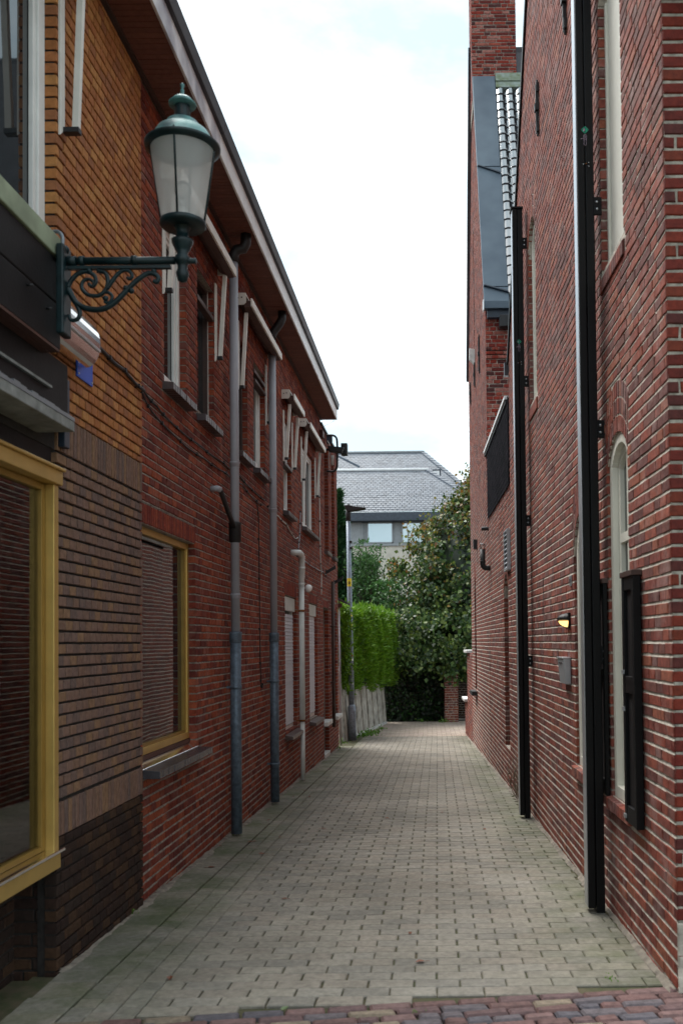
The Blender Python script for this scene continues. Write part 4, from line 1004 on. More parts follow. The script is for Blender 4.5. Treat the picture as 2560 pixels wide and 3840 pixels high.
# ================================================================== NEAR RIGHT BUILDING (rose brick, steep gable)
gab = thing('gabled_building', 'tall rose red brick building with a steep gable and arched cream windows on the right', 'building', (1.6, 7.0, -.1))
YA0, YA1 = 4.253, 11.12; KS = .735
def limA(v):
    a, b = YA0, YA1
    if v > 4.9: b = 8.93+(7.88-v)*KS; a = YA0+(v-4.9)*KS
    return (a, b)
R1 = Open(5.09, 5.67, 3.86, 5.72, rise=.18, ring=.30, under=.135)
R2 = Open(5.075, 5.605, .665, 2.80, rise=.15, ring=.30, under=.075)
R3 = Open(6.24, 6.81, .69, 2.50, rise=.26, ring=.26, under=.075)
R4 = Open(8.64, 9.15, 3.93, 5.69, rise=.26, ring=.32, under=.16)
OA = [R1, R2, R3, R4]
PIT = .0636
mortar(FR, YA0, YA1, -.6, 9.5, PIT, OA, 'pale_mortar', gab, c=-.0035, lim=limA, sub=3, deep=.12, joint=(.0135, .004))
br = rows(YA0+.012, YA1, -.6, 9.5, PIT, .0135, 'wild', OA, lim=lambda v: (limA(v)[0]+.012, limA(v)[1]), H=.10, hj=.008, off=.004)
lay(FR, br, 'rose_brick', gab, depth=.07, limit=230, bev=.0028, j=.0025)
for o, rg in ((R1, 3), (R2, 3), (R3, 2), (R4, 3)): arch_bricks(FR, o, 'rose_brick', gab, rg, 11)
for o, hh, out in ((R1, .13, .012), (R4, .155, .012)):
    for (a, b, _, _) in soldiers(FR, o.a-.02, o.b+.02, 0, 1, .052, .006):
        t = MB(); t.hexa([FR(u, z, n) for (u, n, z) in ((a, -.06, o.v0-hh), (b, -.06, o.v0-hh), (b, out, o.v0-hh), (a, out, o.v0-hh), (a, -.06, o.v0+.004), (b, -.06, o.v0+.004), (b, out, o.v0-.05), (a, out, o.v0-.05))])
        t.build('sill_brick', 'rose_brick', gab, bevel=.003)
brick_sill(R2, FR, gab, R2.v0-.004, .035, .03, 'rose_brick', high=.07)
brick_sill(R3, FR, gab, R3.v0-.004, .035, .03, 'rose_brick', high=.07)
# front of the building, facing the street
FA = FRONT(YA0)
mortar(FA, 1.137, 4.2, -.6, 8.0, PIT, [], 'front_mortar', gab, c=-.005)
br = rows(1.1345, 4.2, -.6, 8.0, PIT, .0135, 'wild', [], H=.10, hj=.010, off=.004)
lay(FA, br, 'front_brick', gab, depth=.06, limit=70, bev=.005, j=.002)
t = MB(); rr = random.Random(3); z = -.08
while z < .30:
    wq = .012+.010*rr.random()+.035*max(0, (.12-z)); t.slip(FA, 1.134, 1.134+wq+.02, z, z+.05, .004, .012, .003, .004, rr); z += .048
t.build('plaster_patch', 'plaster', gab)
# roof
t = MB()
for s in (0, 1):
    def pt(x, k, h):  # k: 0 eave, 1 ridge
        ye, yr = ((YA1+.02, 7.69), (YA0-.25, 7.69))[s]
        ze, zr = ((4.9, 9.57), (4.65, 9.57))[s]
        return (x, ye+(yr-ye)*k, ze+(zr-ze)*k+h)
    t.hexa([pt(x, k, h) for h in (.02, .14) for (x, k) in ((1.06, 0), (7, 0), (7, 1), (1.06, 1))])
t.build('roof', 'roof_edge', gab)
t = MB(); t.hexa([FR(y, z, n) for n in (-.06, .022) for (y, z) in ((8.93+(7.88-9.4)*KS, 9.4), (YA1+.0, 4.90), (YA1+.035, 4.93), (8.965+(7.92-9.4)*KS, 9.44))]); t.build('verge_trim', 'black_paint', gab)
t = MB(); t.box(FR, YA1-.02, YA1+.06, 4.80, 4.96, -.08, .05); t.build('verge_end', 'roof_edge', gab)

def arch_band(F, o, inset, thick, n0, n1, lo=None):
    """bent frame following an arched opening"""
    t = MB(); k = 16; lo = o.v0 if lo is None else lo
    def path(d):
        P = [(o.a+d, lo)]; R_ = o.R-d; hw = (o.b-o.a)/2-d; th = math.asin(min(1, hw/R_))
        for i in range(k+1):
            a = -th+2*th*i/k; P.append((o.uc+R_*math.sin(a), o.vc+R_*math.cos(a)))
        return P+[(o.b-d, lo)]
    A, B = path(inset), path(inset+thick)
    for i in range(len(A)-1): t.hexa([F(*q, n) for n in (n0, n1) for q in (A[i], A[i+1], B[i+1], B[i])])
    return t
def arch_window(o, F, parent, rec=.02, label=None, bars=True, trans=None):
    t = arch_band(F, o, 0, .062, -rec-.07, -rec); t.box(F, o.a+.062, o.b-.062, o.v0, o.v0+.07, -rec-.07, -rec)
    w_ = t.build('window', 'cream_paint', parent, bevel=.003, label=label)
    t = arch_band(F, o, .066, .045, -rec-.085, -rec-.035, o.v0+.07); t.box(F, o.a+.1, o.b-.1, o.v0+.07, o.v0+.12, -rec-.085, -rec-.036)
    if trans: t.box(F, o.a+.1, o.b-.1, trans-.028, trans+.028, -rec-.085, -rec-.034)
    if bars: t.box(F, o.uc-.014, o.uc+.014, o.v0+.1, o.v1-.11, -rec-.08, -rec-.042)
    t.build('sash', 'cream_paint', w_, bevel=.002)
    MB().poly([F(o.a+.05, o.v0+.05, -rec-.066), F(o.b-.05, o.v0+.05, -rec-.066), F(o.b-.05, o.vs+.02, -rec-.066)]+[F(o.uc+(o.R-.06)*math.sin(a), o.vc+(o.R-.06)*math.cos(a), -rec-.066) for a in [math.asin(min(1, ((o.b-o.a)/2-.06)/(o.R-.06)))*(1-2*i/10) for i in range(11)]]+[F(o.a+.05, o.vs+.02, -rec-.066)]) if False else None
    t = MB(); P = [(o.a+.05, o.v0+.05), (o.b-.05, o.v0+.05)]; th = math.asin(min(1, ((o.b-o.a)/2-.05)/(o.R-.05)))
    P += [(o.uc+(o.R-.05)*math.sin(th-2*th*i/12), o.vc+(o.R-.05)*math.cos(th-2*th*i/12)) for i in range(13)]
    t.poly([F(u, v, -rec-.062) for u, v in P]); t.build('pane', 'window_glass', w_, fix=False)
    return w_
arch_window(R2, FR, gab, .016, 'arched cream sash window between two black half shutters', trans=2.20)
arch_window(R3, FR, gab, .020, 'arched cream window half hidden by the nearer black ladder post')
arch_window(R4, FR, gab, .037, 'arched cream window high on the wall', bars=False)
t = MB(); k = 12; P = [(R1.a, R1.v0), (R1.b, R1.v0)]; th = math.asin((R1.b-R1.a)/2/R1.R)
P += [(R1.uc+R1.R*math.sin(th-2*th*i/k), R1.vc+R1.R*math.cos(th-2*th*i/k)) for i in range(k+1)]
t.v += [FR(u, v, n) for n in (-.09, -.055) for u, v in P]; m_ = len(P)
t.f += [tuple(range(m_)), tuple(range(2*m_-1, m_-1, -1))]+[(i, (i+1) % m_, m_+(i+1) % m_, m_+i) for i in range(m_)]; t.sm += [False]*(m_+2)
pn = t.build('window', 'cream_paint', gab, bevel=.002, label='tall arched window closed with a flat white panel')
t = MB(); t.box(FR, R1.b-.035, R1.b, R1.v0, R1.vs, -.055, -.04); t.build('bead', 'cream_paint', pn, bevel=.002)
# shutters folded back against the wall on both sides of the arched window
def shutter(y0, y1, z0, z1, n1, label):
    s_ = thing('shutter', label, 'shutter', FR((y0+y1)/2, z0, 0))
    t = MB(); q = .05
    t.box(FR, y0, y0+q, z0, z1, .008, n1); t.box(FR, y1-q, y1, z0, z1, .008, n1)
    zm = z0+.62*(z1-z0)-.12
    for (a, b) in ((z0, z0+.09), (zm, zm+.09), (z1-.07, z1)): t.box(FR, y0+q, y1-q, a, b, .008, n1-.002)
    t.build('frame', 'black_paint', s_, bevel=.003)
    t = MB(); t.box(FR, y0+q-.005, y1-q+.005, z0+.08, zm+.01, .012, n1-.018); t.box(FR, y0+q-.005, y1-q+.005, zm+.08, z1-.06, .012, n1-.018); t.build('panel', 'black_board', s_)
    t = MB(); t.box(FR, y0-.005, y1+.005, z1, z1+.03, .0, n1+.008); t.build('top_rail', 'brown_trim', s_, bevel=.003)
    for z in (z0+.02, zm+.10, zm-.10):
        t = MB(); t.box(FR, y1-.045, y1-.005, z, z+.022, n1, n1+.008); t.build('hinge', 'steel', s_)
    return s_
shutter(4.80, 5.07, .62, 1.935, .048, 'black half shutter folded back between the arched window and the street corner')
shutter(5.625, 5.92, .66, 1.945, .032, 'black half shutter folded back between the arched window and the nearer black ladder post')

# wall anchors
def anchor(F, y, z0, z1, parent):
    t = MB(); zm = (z0+z1)/2; h = (z1-z0)/2
    t.box(F, y-.012, y+.012, z0+.05, z1-.05, .004, .03); t.box(F, y-.03, y+.03, zm-.03, zm+.03, .004, .04)
    for s in (-1, 1):
        t.hexa([F(u, z, n) for n in (.004, .026) for (u, z) in ((y-.022, zm+s*h*.55), (y+.022, zm+s*h*.55), (y+.030, zm+s*h*.86), (y-.030, zm+s*h*.86))])
        t.hexa([F(u, z, n) for n in (.004, .022) for (u, z) in ((y-.012, zm+s*h*.86), (y+.012, zm+s*h*.86), (y+.002, zm+s*h), (y-.002, zm+s*h))])
    return t.build('wall_anchor', 'iron', parent, bevel=.003)
anchor(FR, 8.26, 6.15, 6.67, gab); anchor(FR, 6.77, 6.09, 6.62, gab)
# vertical movement joint
t = MB(); t.box(FR, 8.395, 8.41, 1.72, 2.18, -.003, .0025); t.build('movement_joint', 'iron', gab)

# ------------------------------------------------------------------ black fold-away escape ladders
def ladder(y, ztop, zb, label, zl):
    L = thing('escape_ladder', label, 'ladder', FR(y, zb, 0), group='black fold away escape ladders on the right wall')
    t = MB(); t.box(FR, y, y+.115, zb, ztop, .040, .092); t.build('inner_rail', 'black_paint', L, bevel=.006)
    t = MB(); t.box(FR, y-.004, y+.115, zb+.04, ztop, .096, .142); t.build('outer_rail', 'black_paint', L, bevel=.006)
    t = MB(); t.box(FR, y-.01, y+.125, ztop, ztop+.022, .034, .158); t.build('top_cap', 'black_paint', L, bevel=.003)
    t = MB(); t.box(FR, y+.01, y+.105, zb+.05, ztop-.01, .1425, .1465); t.build('edge_highlight', 'steel', L)  # pale strip stands in for the sky's reflection on the glossy side
    z = ztop-.35
    while z > zb+.2:
        t = MB(); t.box(FR, y-.006, y+.012, z-.055, z+.055, -.004, .045); b_ = t.build('bracket', 'black_paint', L, bevel=.003)
        for dz in (-.022, .022):
            t = MB(); x, y_, zz = FR(y-.008, z+dz, .026); t.ball((x, y_, zz), .008, 8, 6); t.build('bolt', 'steel', b_)
        z -= 1.40 if y > 8 else 1.385
    FZ = lambda u, v, n: (FR(y, 0, .092)[0]+u, FR(y, 0, .092)[1]-.0045-n, v)
    o = ORG[L.name]
    t = MB(); s = .021
    for (a, b) in (((-s, 0), (0, s)), ((0, s), (s, 0)), ((s, 0), (0, -s)), ((0, -s), (-s, 0))):
        d = Vector((b[0]-a[0], b[1]-a[1])).normalized(); nn = Vector((-d.y, d.x))*.0022
        t.hexa([FZ(a[0], zl+a[1], k) for k in (0,)]*0+[FZ(p[0], zl+p[1], k) for k in (.0005, .0015) for p in ((a[0]-nn.x, a[1]-nn.y), (b[0]-nn.x, b[1]-nn.y), (b[0]+nn.x, b[1]+nn.y), (a[0]+nn.x, a[1]+nn.y))])
    t.poly([FZ(.002, zl-.014, .001), FZ(.014, zl, .001), FZ(.002, zl+.014, .001)])
    t.build('emblem', 'label_green', L)
    t = MB(); t.poly([FZ(-.012, zl-.004, .001), FZ(-.004, zl-.010, .001), FZ(-.002, zl+.010, .001), FZ(-.008, zl+.006, .001)]); t.build('emblem', 'label_pink', L)
    zc = zl-.055; t = MB(); P = []
    for i in range(9): a = math.pi*i/8; P.append((.009*math.cos(a), zc+.018+.009*math.sin(a)))
    P += [(-.009, zc-.005), (-.005, zc-.018)]
    for i in range(9): a = math.pi+math.pi*i/8; P.append((.008*math.cos(a), zc-.034+.008*math.sin(a)))
    P += [(.005, zc-.018), (.009, zc-.005)]
    t.tube([FZ(u, v, .001) for u, v in P+[P[0]]], .0011, 5, False); t.tube([FZ(-.009, zc+.004, .001), FZ(-.024, zc+.0, .001)], .0014, 5); t.tube([FZ(-.024, zc+.003, .001), FZ(-.024, zc-.004, .001)], .0014, 5)
    t.build('emblem', 'label_pink', L)
    M4 = Matrix(((0, -1, 0, 0), (0, 0, -1, 0), (1, 0, 0, 0), (0, 0, 0, 1))); M4.translation = FZ(.0, zc+.008, .001)
    text_mesh('JOMY', 'lettering', 'label_pink', L, M4, .0125, .0003)
    for (a, b) in ((-.012, -.215), (.020, -.205), (.021, -.228)):
        t = MB(); t.ball(FZ(a, zl+b, .0), .004, 8, 6); t.build('rivet', 'steel', L)
    t = MB(); t.ball(FZ(.004, zl-.211, .0), .005, 8, 6); t.build('lock', 'rust', L)
    return L
ladder(5.665, 7.4, zg(5.7)-.01, 'nearer black fold away escape ladder post beside the shuttered arched window', 4.755)
ladder(9.235, 5.95, zg(9.2)-.01, 'farther black fold away escape ladder post, with its top cap against the roof tiles', 4.60)

# ------------------------------------------------------------------ small fittings on the near right wall
wl = thing('wall_lamp', 'small black dome wall lamp glowing warm yellow on the rose brick wall', 'lamp', FR(7.0, 1.75, 0))
def dome(F, yc, zc, ry, rz, out, s, th=1.0, k=10):
    """quarter shell against a wall: s=1 upper, -1 lower"""
    t = MB(); G = []
    for i in range(k+1):
        a = math.pi/2*i/k; row_ = []
        for j in range(k+1):
            b = math.pi*j/k
            row_.append(F(yc-ry*math.cos(b)*math.cos(a)*th, zc+s*rz*math.sin(a)*th, out*math.sin(b)*math.cos(a)*th))
        G.append(row_)
    for i in range(k):
        for j in range(k): t.poly([G[i][j], G[i][j+1], G[i+1][j+1], G[i+1][j]], True)
    t.poly(G[0]); return t
dome(FR, 7.06, 1.757, .07, .052, .092, 1).build('hood', 'black_paint', wl)
dome(FR, 7.055, 1.752, .06, .052, .082, -1).build('glass', 'lamp_glow', wl)
t = MB(); t.box(FR, 6.985, 7.13, 1.69, 1.81, .0, .016); t.build('base', 'black_paint', wl, bevel=.004)
t = MB()
P = [FR(7.055-.064*math.cos(math.pi*.5), 1.755-.056*math.sin(math.pi/2*i/8), .086*math.cos(math.pi/2*i/8)) for i in range(9)]
t.tube(P, .004, 6); t.tube([FR(7.055-.066*math.cos(math.pi*i/12), 1.752, .088*math.sin(math.pi*i/12)) for i in range(13)], .0035, 6); t.build('guard', 'black_paint', wl)
mbx = thing('mailbox', 'slim grey metal mailbox tapering down on the wall below the dome lamp', 'mailbox', FR(7.1, 1.27, 0))
t = MB(); t.hexa([FR(u, z, n) for (z, d) in ((1.27, .042), (1.462, .062)) for (u, n) in ((6.99, .002), (7.26, .002), (7.26, d), (6.99, d))]); bx = t.build('body', 'mailbox_grey', mbx, bevel=.005)
t = MB(); t.hexa([FR(u, z, n) for z in (1.462, 1.474) for (u, n) in ((6.985, .0), (7.265, .0), (7.265, .068), (6.985, .068))]); t.build('lid', 'steel', mbx, bevel=.003)
t = MB(); t.box(FR, 7.06, 7.20, 1.425, 1.433, .058, .0625); t.build('slot', 'iron', mbx)
hn = thing('house_number_plate', 'tiny grey number plate on the wall above the dome lamp', 'sign', FR(6.93, 2.02, 0))
t = MB(); t.box(FR, 6.90, 6.965, 2.005, 2.085, .002, .010); t.build('plate', 'steel', hn, bevel=.002)
t = MB(); t.box(FR, 6.915, 6.95, 2.03, 2.06, .010, .012); t.build('face', 'iron', hn)
# dead twigs at the foot of the wall
dc = thing('dead_climber', 'bare dead twigs tangled at the foot of the wall behind the farther ladder post', 'plant', FR(10.4, zg(10.4), 0))
r2 = random.Random(5); t = MB()
for k in range(26):
    y0 = r2.uniform(9.6, 11.3); z0 = zg(y0)+r2.uniform(0, .12); P = [(y0, z0, .02)]; d = r2.uniform(-.6, .6)
    for i in range(7):
        y0 += d*.08+r2.uniform(-.03, .03); z0 += r2.uniform(-.03, .12); P.append((y0, max(z0, zg(y0)+.01), .02+r2.uniform(0, .05)))
    t.tube([FR(*p) for p in P], [.0045*(1-.1*i) for i in range(8)], 5)
t.build('twigs', 'twig', dc, fix=False)

# ================================================================== LINKING WING (slate hung)
lk = thing('linking_wing', 'low flat roofed brick wing with a black slate hung band between the two right gables', 'building', (1.5, 12.6, -.25))
YB = 14.30
N1 = Open(11.50, 12.03, .26, 2.46, rise=.26, ring=.30)
mortar(FR, YA1, YB, -.8, 3.6, PIT, [N1], 'pale_mortar', lk, c=-.0035, sub=3, deep=.10, joint=(.0135, .004))
br = rows(YA1+.002, YB, -.8, 3.52, PIT, .0135, 'wild', [N1], H=.10, hj=.008, off=.004)
lay(FR, br, 'rose_brick', lk, depth=.07, limit=200, bev=.0028, j=.0025)
arch_bricks(FR, N1, 'rose_brick', lk, 2, 9)
t = MB(); t.box(FR, N1.a, N1.b, .2, 2.5, -.12, -.075); t.build('door', 'brown_trim', lk, label='dark door set back in an arched niche')
t = MB(); t.box(FR, YA1, YB-.02, 3.50, 4.54, -.1, .004); t.build('slate_backing', 'black_board', lk)
t = MB(); r_ = 0; z = 3.49
while z < 4.52:
    u = YA1+.01-(.06 if r_ % 2 else 0)
    while u < YB-.03:
        a, b = max(u, YA1+.004), min(u+.116, YB-.025)
        if b-a > .02: t.hexa([FR(uu, zz, n) for n, d in ((.002, 0), (.012, .012)) for (uu, zz) in ((a, z+.02), ((a+b)/2, z-.012), (b, z+.02), (b, z+.085))] if False else [FR(a, z+.015, .010), FR(b, z+.015, .010+rnd.uniform(0, .004)), FR(b, z+.09, .004), FR(a, z+.09, .004), FR(a+.02, z-.012, .020), FR(b-.02, z-.012, .021), FR(b, z+.09, .010), FR(a, z+.09, .010)])
        u += .12
    z += .066; r_ += 1
t.build('slate', 'black_slate', lk, kind='stuff', fix=False)
t = MB(); t.box(FR, YA1+.12, YB+.25, 4.545, 4.59, -.3, .045); t.build('roof_trim', 'fascia_white', lk, bevel=.004)
t = MB(); t.box(FR, YA1+.12, YB+.24, 4.50, 4.544, -.3, .030); t.build('fascia_board', 'black_board', lk)
t = MB(); t.box(FR, YA1+.06, YB, 4.46, 4.55, -6, -.02); t.build('flat_roof', 'roof_edge', lk)
lv = thing('louvre_vent', 'grey louvred vent box with a slanted front above the arched niche', 'vent', FR(11.3, 2.45, 0))
t = MB()
for (a, b, c, d) in ((11.14, 11.165, 2.46, 2.96), (11.52, 11.545, 2.46, 2.96)): t.box(FR, a, b, c, d, .0, .045)
t.box(FR, 11.165, 11.52, 2.46, 2.48, 0, .045); t.box(FR, 11.165, 11.52, 2.94, 2.96, 0, .045); t.build('frame', 'mailbox_grey', lv, bevel=.002)
for k in range(8):
    z = 2.485+k*.057; t = MB(); t.hexa([FR(u, zz, n) for (zz, n) in ((z, .040), (z+.05, .006), (z+.054, .010), (z+.004, .046)) for u in (11.167, 11.518)][0:0] or [FR(u, zz, n) for u in (11.167, 11.518) for (zz, n) in ((z, .042), (z+.05, .006), (z+.055, .010), (z+.004, .046))]); t.build('slat', 'mailbox_grey', lv)
fl = thing('flue_pipe', 'black flue pipe with an elbow and a glassy terminal on the right wall', 'pipe', FR(14.1, 2.7, 0))
t = MB(); t.tube([FR(14.10, 2.715, -.02), FR(14.10, 2.715, .05), FR(14.10, 2.722, .085), FR(14.10, 2.745, .104), FR(14.10, 2.79, .110), FR(14.10, 3.0, .110)], .040, 18); t.build('pipe', 'iron', fl)
x, y_, _ = FR(14.10, 0, .110)
t = MB(); t.lathe((x, y_), [(.040, 2.80), (.044, 2.805), (.044, 2.825), (.040, 2.83)], 20); t.build('collar', 'iron', fl)
t = MB(); t.lathe((x, y_), [(.038, 3.0), (.038, 3.075)], 20); t.build('terminal', 'clear_glass', fl)
t = MB(); t.lathe((x, y_), [(.002, 3.085), (.040, 3.085), (.040, 3.075), (.002, 3.075)], 20); t.build('terminal_cap', 'steel', fl)
for (u, z, lab, r_) in ((14.30, 3.34, 'short black pipe end poking from the wall just above the flue', .03), (16.80, 3.36, 'small black square vent cap left of the flue', .03)):
    k = thing('pipe_end', lab, 'pipe', FR(u, z, 0)); t = MB()
    if u < 15: t.tube([FR(u, z, -.01), FR(u, z, .11)], r_, 14)
    else: t.box(FR, u-.07, u+.07, z-.085, z+.085, .0, .07)
    t.build('body', 'iron', k, bevel=.002)

# ================================================================== FAR RIGHT BUILDING with chimney
far_b = thing('chimney_building', 'farther red brick gabled building with a tall chimney, zinc strip and glazed black tiles', 'building', (1.5, 16.4, -.4))
YC = 18.60; RY = 16.45; RZ = 12.2
def limB(v):
    a, b = YB, YC
    if v > 6.9: a = YB+(v-6.9)*(RY-YB)/(RZ-6.9); b = YC-(v-6.9)*(YC-RY)/(RZ-6.9)
    return (a, b)
N2 = Open(17.26, 17.66, .69, 2.80, rise=.19, ring=.28)
N3 = Open(16.72, 16.86, 6.95, 9.1)
FB = lambda u, v, n: FR(u, v, n+.004)
mortar(FB, YB, YC, -.9, 11.9, PIT, [N2, N3], 'pale_mortar', far_b, c=-.0035, lim=limB, sub=2, deep=.10, joint=(.0135, .004))
br = rows(YB+.012, YC, -.9, 11.9, PIT, .0135, 'wild', [N2, N3], lim=lambda v: (limB(v)[0]+.012, limB(v)[1]), H=.10, hj=.008, off=.004)
lay(FB, br, 'rose_brick', far_b, depth=.07, limit=60, bev=.004, j=.002)
arch_bricks(FB, N2, 'rose_brick', far_b, 1, 9)
t = MB(); t.box(FB, N2.a, N2.b, .6, 2.8, -.12, -.06); t.build('niche_panel', 'brown_trim', far_b)
t = MB(); t.box(FB, N3.a, N3.b, 6.9, 9.2, -.12, -.05); t.build('slit_panel', 'iron', far_b)
t = MB(); t.box(FB, 17.15, 17.80, .60, .68, .0, .10); t.build('sill', 'iron', far_b, bevel=.004)
t = MB(); t.hexa([FB(u, z, n) for n in (.0, .10) for (u, z) in ((16.72, 6.62+n), (16.80, 6.62+n), (16.80, 6.90+n*.3), (16.72, 6.90+n*.3))]); t.build('bird_box', 'stone_white', far_b, bevel=.003)
for (y, a, b) in ((15.55, 6.12, 6.79), (16.70, 6.20, 6.66), (17.90, 6.20, 6.64)): anchor(FB, y, a, b, far_b)
# facade facing the street above the linking wing
X0 = FB(YB, 0, 0)[0]
FBf = FRONT(YB)
mortar(FBf, X0+.004, 4.0, 4.3, 6.9, PIT, [], 'pale_mortar', far_b, c=-.008)
br = [r for r in rows(X0, 4.0, 4.3, 6.86, PIT, .0120, 'wild', [], H=.10, hj=.010, off=.004)]
band = [r for r in br if 5.95 < (r[2]+r[3])/2 < 6.14]; plainb = [r for r in br if not 5.95 < (r[2]+r[3])/2 < 6.14]
lay(FBf, plainb, 'far_red_brick', far_b, depth=.06, limit=110, bev=.004, j=.003, hidden=lambda r: r[0] > X0+.36)
lay(FBf, [(r[0], r[1], r[2]+.004, r[3]-.006) for r in band], 'far_red_brick', far_b, depth=.10, c=.035, limit=12, bev=.004, hidden=lambda r: r[0] > X0+.36)
# roof facing the street: zinc strip along the verge, glazed pantiles
SL = math.atan2(RZ-6.88, RY-YB); cs, sn = math.cos(SL), math.sin(SL); E0 = YB-.06
def FRf(u, s, n): return (u, E0+s*cs-n*sn, 6.86+s*sn+n*cs)
SLEN = (RZ-6.88)/sn
t = MB(); t.hexa([FRf(u, s, n) for n in (-.12, -.02) for (u, s) in ((X0-.0, 0), (5, 0), (5, SLEN), (X0-.06, SLEN))]); rf = t.build('roof', 'roof_edge', far_b)
t = MB(); t.hexa([(u, yy, z) for (yy, z) in ((YC+.05, 6.85), (RY, RZ), (RY, RZ+.1), (YC+.10, 6.95)) for u in (X0-.10, 5)][0:0] or [(u, yy, z) for u in (X0-.10, 5) for (yy, z) in ((YC+.05, 6.85), (RY, RZ), (RY, RZ+.1), (YC+.10, 6.95))]); t.build('back_slope', 'roof_edge', far_b)
def xl(s): return FR(E0+s*cs, 0, 0)[0]-.03
t = MB()
for (a, b, lift) in ((-.05, .28, .0), (.285, 2.86, .008), (2.865, 5.06, .016)):
    t.hexa([FRf(u, s, n) for n in (-.03, .016+lift) for (u, s) in ((xl(a), a), (xl(a)+.385, a), (xl(b)+.395, b), (xl(b), b))])
zs = t.build('zinc_verge', 'dark_zinc', far_b, bevel=.004)
for (a, b) in ((.30, .16), (2.88, 2.70)):
    t = MB(); t.hexa([FRf(u, s, n) for n in (.016, .05) for (u, s) in ((xl(a)+.01, a-.012), (xl(b)+.385, b-.012), (xl(b)+.385, b+.022), (xl(a)+.01, a+.014))]); t.build('seam', 'blue_black', zs, bevel=.006)
t = MB(); t.hexa([FRf(u, s, n) for n in (-.02, .045) for (u, s) in ((xl(4.8)+.40, 4.76), (2.2, 4.76), (2.2, 4.93), (xl(4.8)+.40, 4.93))]); t.hexa([FRf(u, s, n) for n in (.0, .062) for (u, s) in ((xl(4.8)+.40, 4.90), (1.80, 4.90), (1.80, 5.10), (xl(4.8)+.40, 5.10))]); t.build('lead_flashing', 'lead_green', far_b, bevel=.004)
key = None
for r_ in range(24):
    for c_ in range(6):
        s0 = .12+r_*.195; u0 = X0+.36+c_*.172
        if key is None:
            t = MB(); k = 10; W_ = .19
            def prof(q): return .030*math.sin(2*math.pi*q-.5)*(1.0 if q > .45 else .55)
            for i in range(k):
                q0, q1 = i/k, (i+1)/k
                A_, B_ = (q0*W_, prof(q0)), (q1*W_, prof(q1))
                t.poly([(A_[0], 0, A_[1]+.022), (B_[0], 0, B_[1]+.022), (B_[0], .23, B_[1]), (A_[0], .23, A_[1])], True)
                t.poly([(A_[0], 0, A_[1]+.004), (B_[0], 0, B_[1]+.004), (B_[0], 0, B_[1]+.022), (A_[0], 0, A_[1]+.022)])
            key = bpy.data.meshes.new('tile'); key.from_pydata(t.v, [], t.f); key.polygons.foreach_set('use_smooth', t.sm); key.materials.append(MATS['glazed_tile']); key.update()
        ob = bpy.data.objects.new('tile', key); COL.objects.link(ob); ob.parent = rf
        M = Matrix(((1, 0, 0), (0, cs, -sn), (0, sn, cs))).to_4x4(); M.translation = Vector(FRf(u0, s0, .012+rnd.uniform(0, .003)))-ORG[rf.name]; ob.matrix_local = M
# gutter
t = MB(); t.box(WORLD, X0-.03, 5, E0-.10, E0+.02, 6.72, 6.84); t.build('gutter', 'dark_zinc', far_b, bevel=.006)
t = MB(); t.box(WORLD, X0-.045, X0-.031, E0-.10, E0+.03, 6.70, 6.86); t.build('gutter_end', 'fascia_white', far_b)
t = MB(); t.box(WORLD, X0+.02, 5, E0-.04, E0+.055, 6.60, 6.72); t.build('fascia_board', 'blue_black', far_b)
t = MB(); t.box(WORLD, X0+.20, X0+.42, E0-.16, E0-.0, 6.42, 6.60); t.build('rain_hopper', 'iron', far_b, bevel=.008)
# chimney
ch = MB(); CXL, CXR, CY0, CY1 = .948, 1.732, 16.17, 16.9
ch.box(WORLD, CXL+.006, CXR-.006, CY0+.006, CY1-.006, 11.0, 14.6); chm = ch.build('chimney', 'grey_mortar', far_b)
r3 = rows(CXL, CXR, 11.55, 14.5, PIT, .0125, 'wild', [], H=.10, hj=.010, off=.0)
lay(FRONT(CY0), r3, 'far_red_brick', chm, depth=.05, limit=120, bev=.004, j=.003)
r3 = rows(CY0+.01, CY1, 11.2, 14.5, PIT, .0125, 'wild', [], H=.10, hj=.010, off=.0)
lay(lambda u, v, n: (CXL-n, u, v), r3, 'far_red_brick', chm, depth=.05, limit=0)
lay(lambda u, v, n: (CXR+n, u, v), r3, 'far_red_brick', chm, depth=.05, limit=0)
t = MB(); t.box(WORLD, CXL-.05, CXR+.05, CY0-.05, CY1+.05, 14.5, 14.65); t.build('chimney_cap', 'stone_white', chm)
# stepped garden wall beyond the building
gw = thing('garden_wall', 'low stepped rose brick garden wall with white caps beyond the far gable', 'wall', FR(19.6, -.45, 0))
mortar(FB, YC, 20.35, -.9, 1.36, PIT, [], 'pale_mortar', gw, c=-.008); mortar(FB, 20.35, 21.3, -.9, .28, PIT, [], 'pale_mortar', gw, c=-.008)
lay(FB, rows(YC+.004, 20.35, -.6, 1.36, PIT, .0135, 'wild', [], hj=.008, off=.004)+rows(20.355, 21.3, -.6, .28, PIT, .0135, 'wild', [], hj=.008, off=.004), 'rose_brick', gw, depth=.05, limit=40)
t = MB(); t.box(FB, 20.34, 20.36, -.7, 1.36, -.25, -.02); t.box(FB, 21.29, 21.31, -.7, .28, -.25, -.02); t.build('end_face', 'rose_brick', gw)
for (a, b, z) in ((19.4, 20.42, 1.36), (20.4, 21.4, .28)):
    t = MB(); t.box(FB, a, b, z, z+.06, -.3, .07); t.build('cap_stone', 'stone_white', gw, bevel=.008)

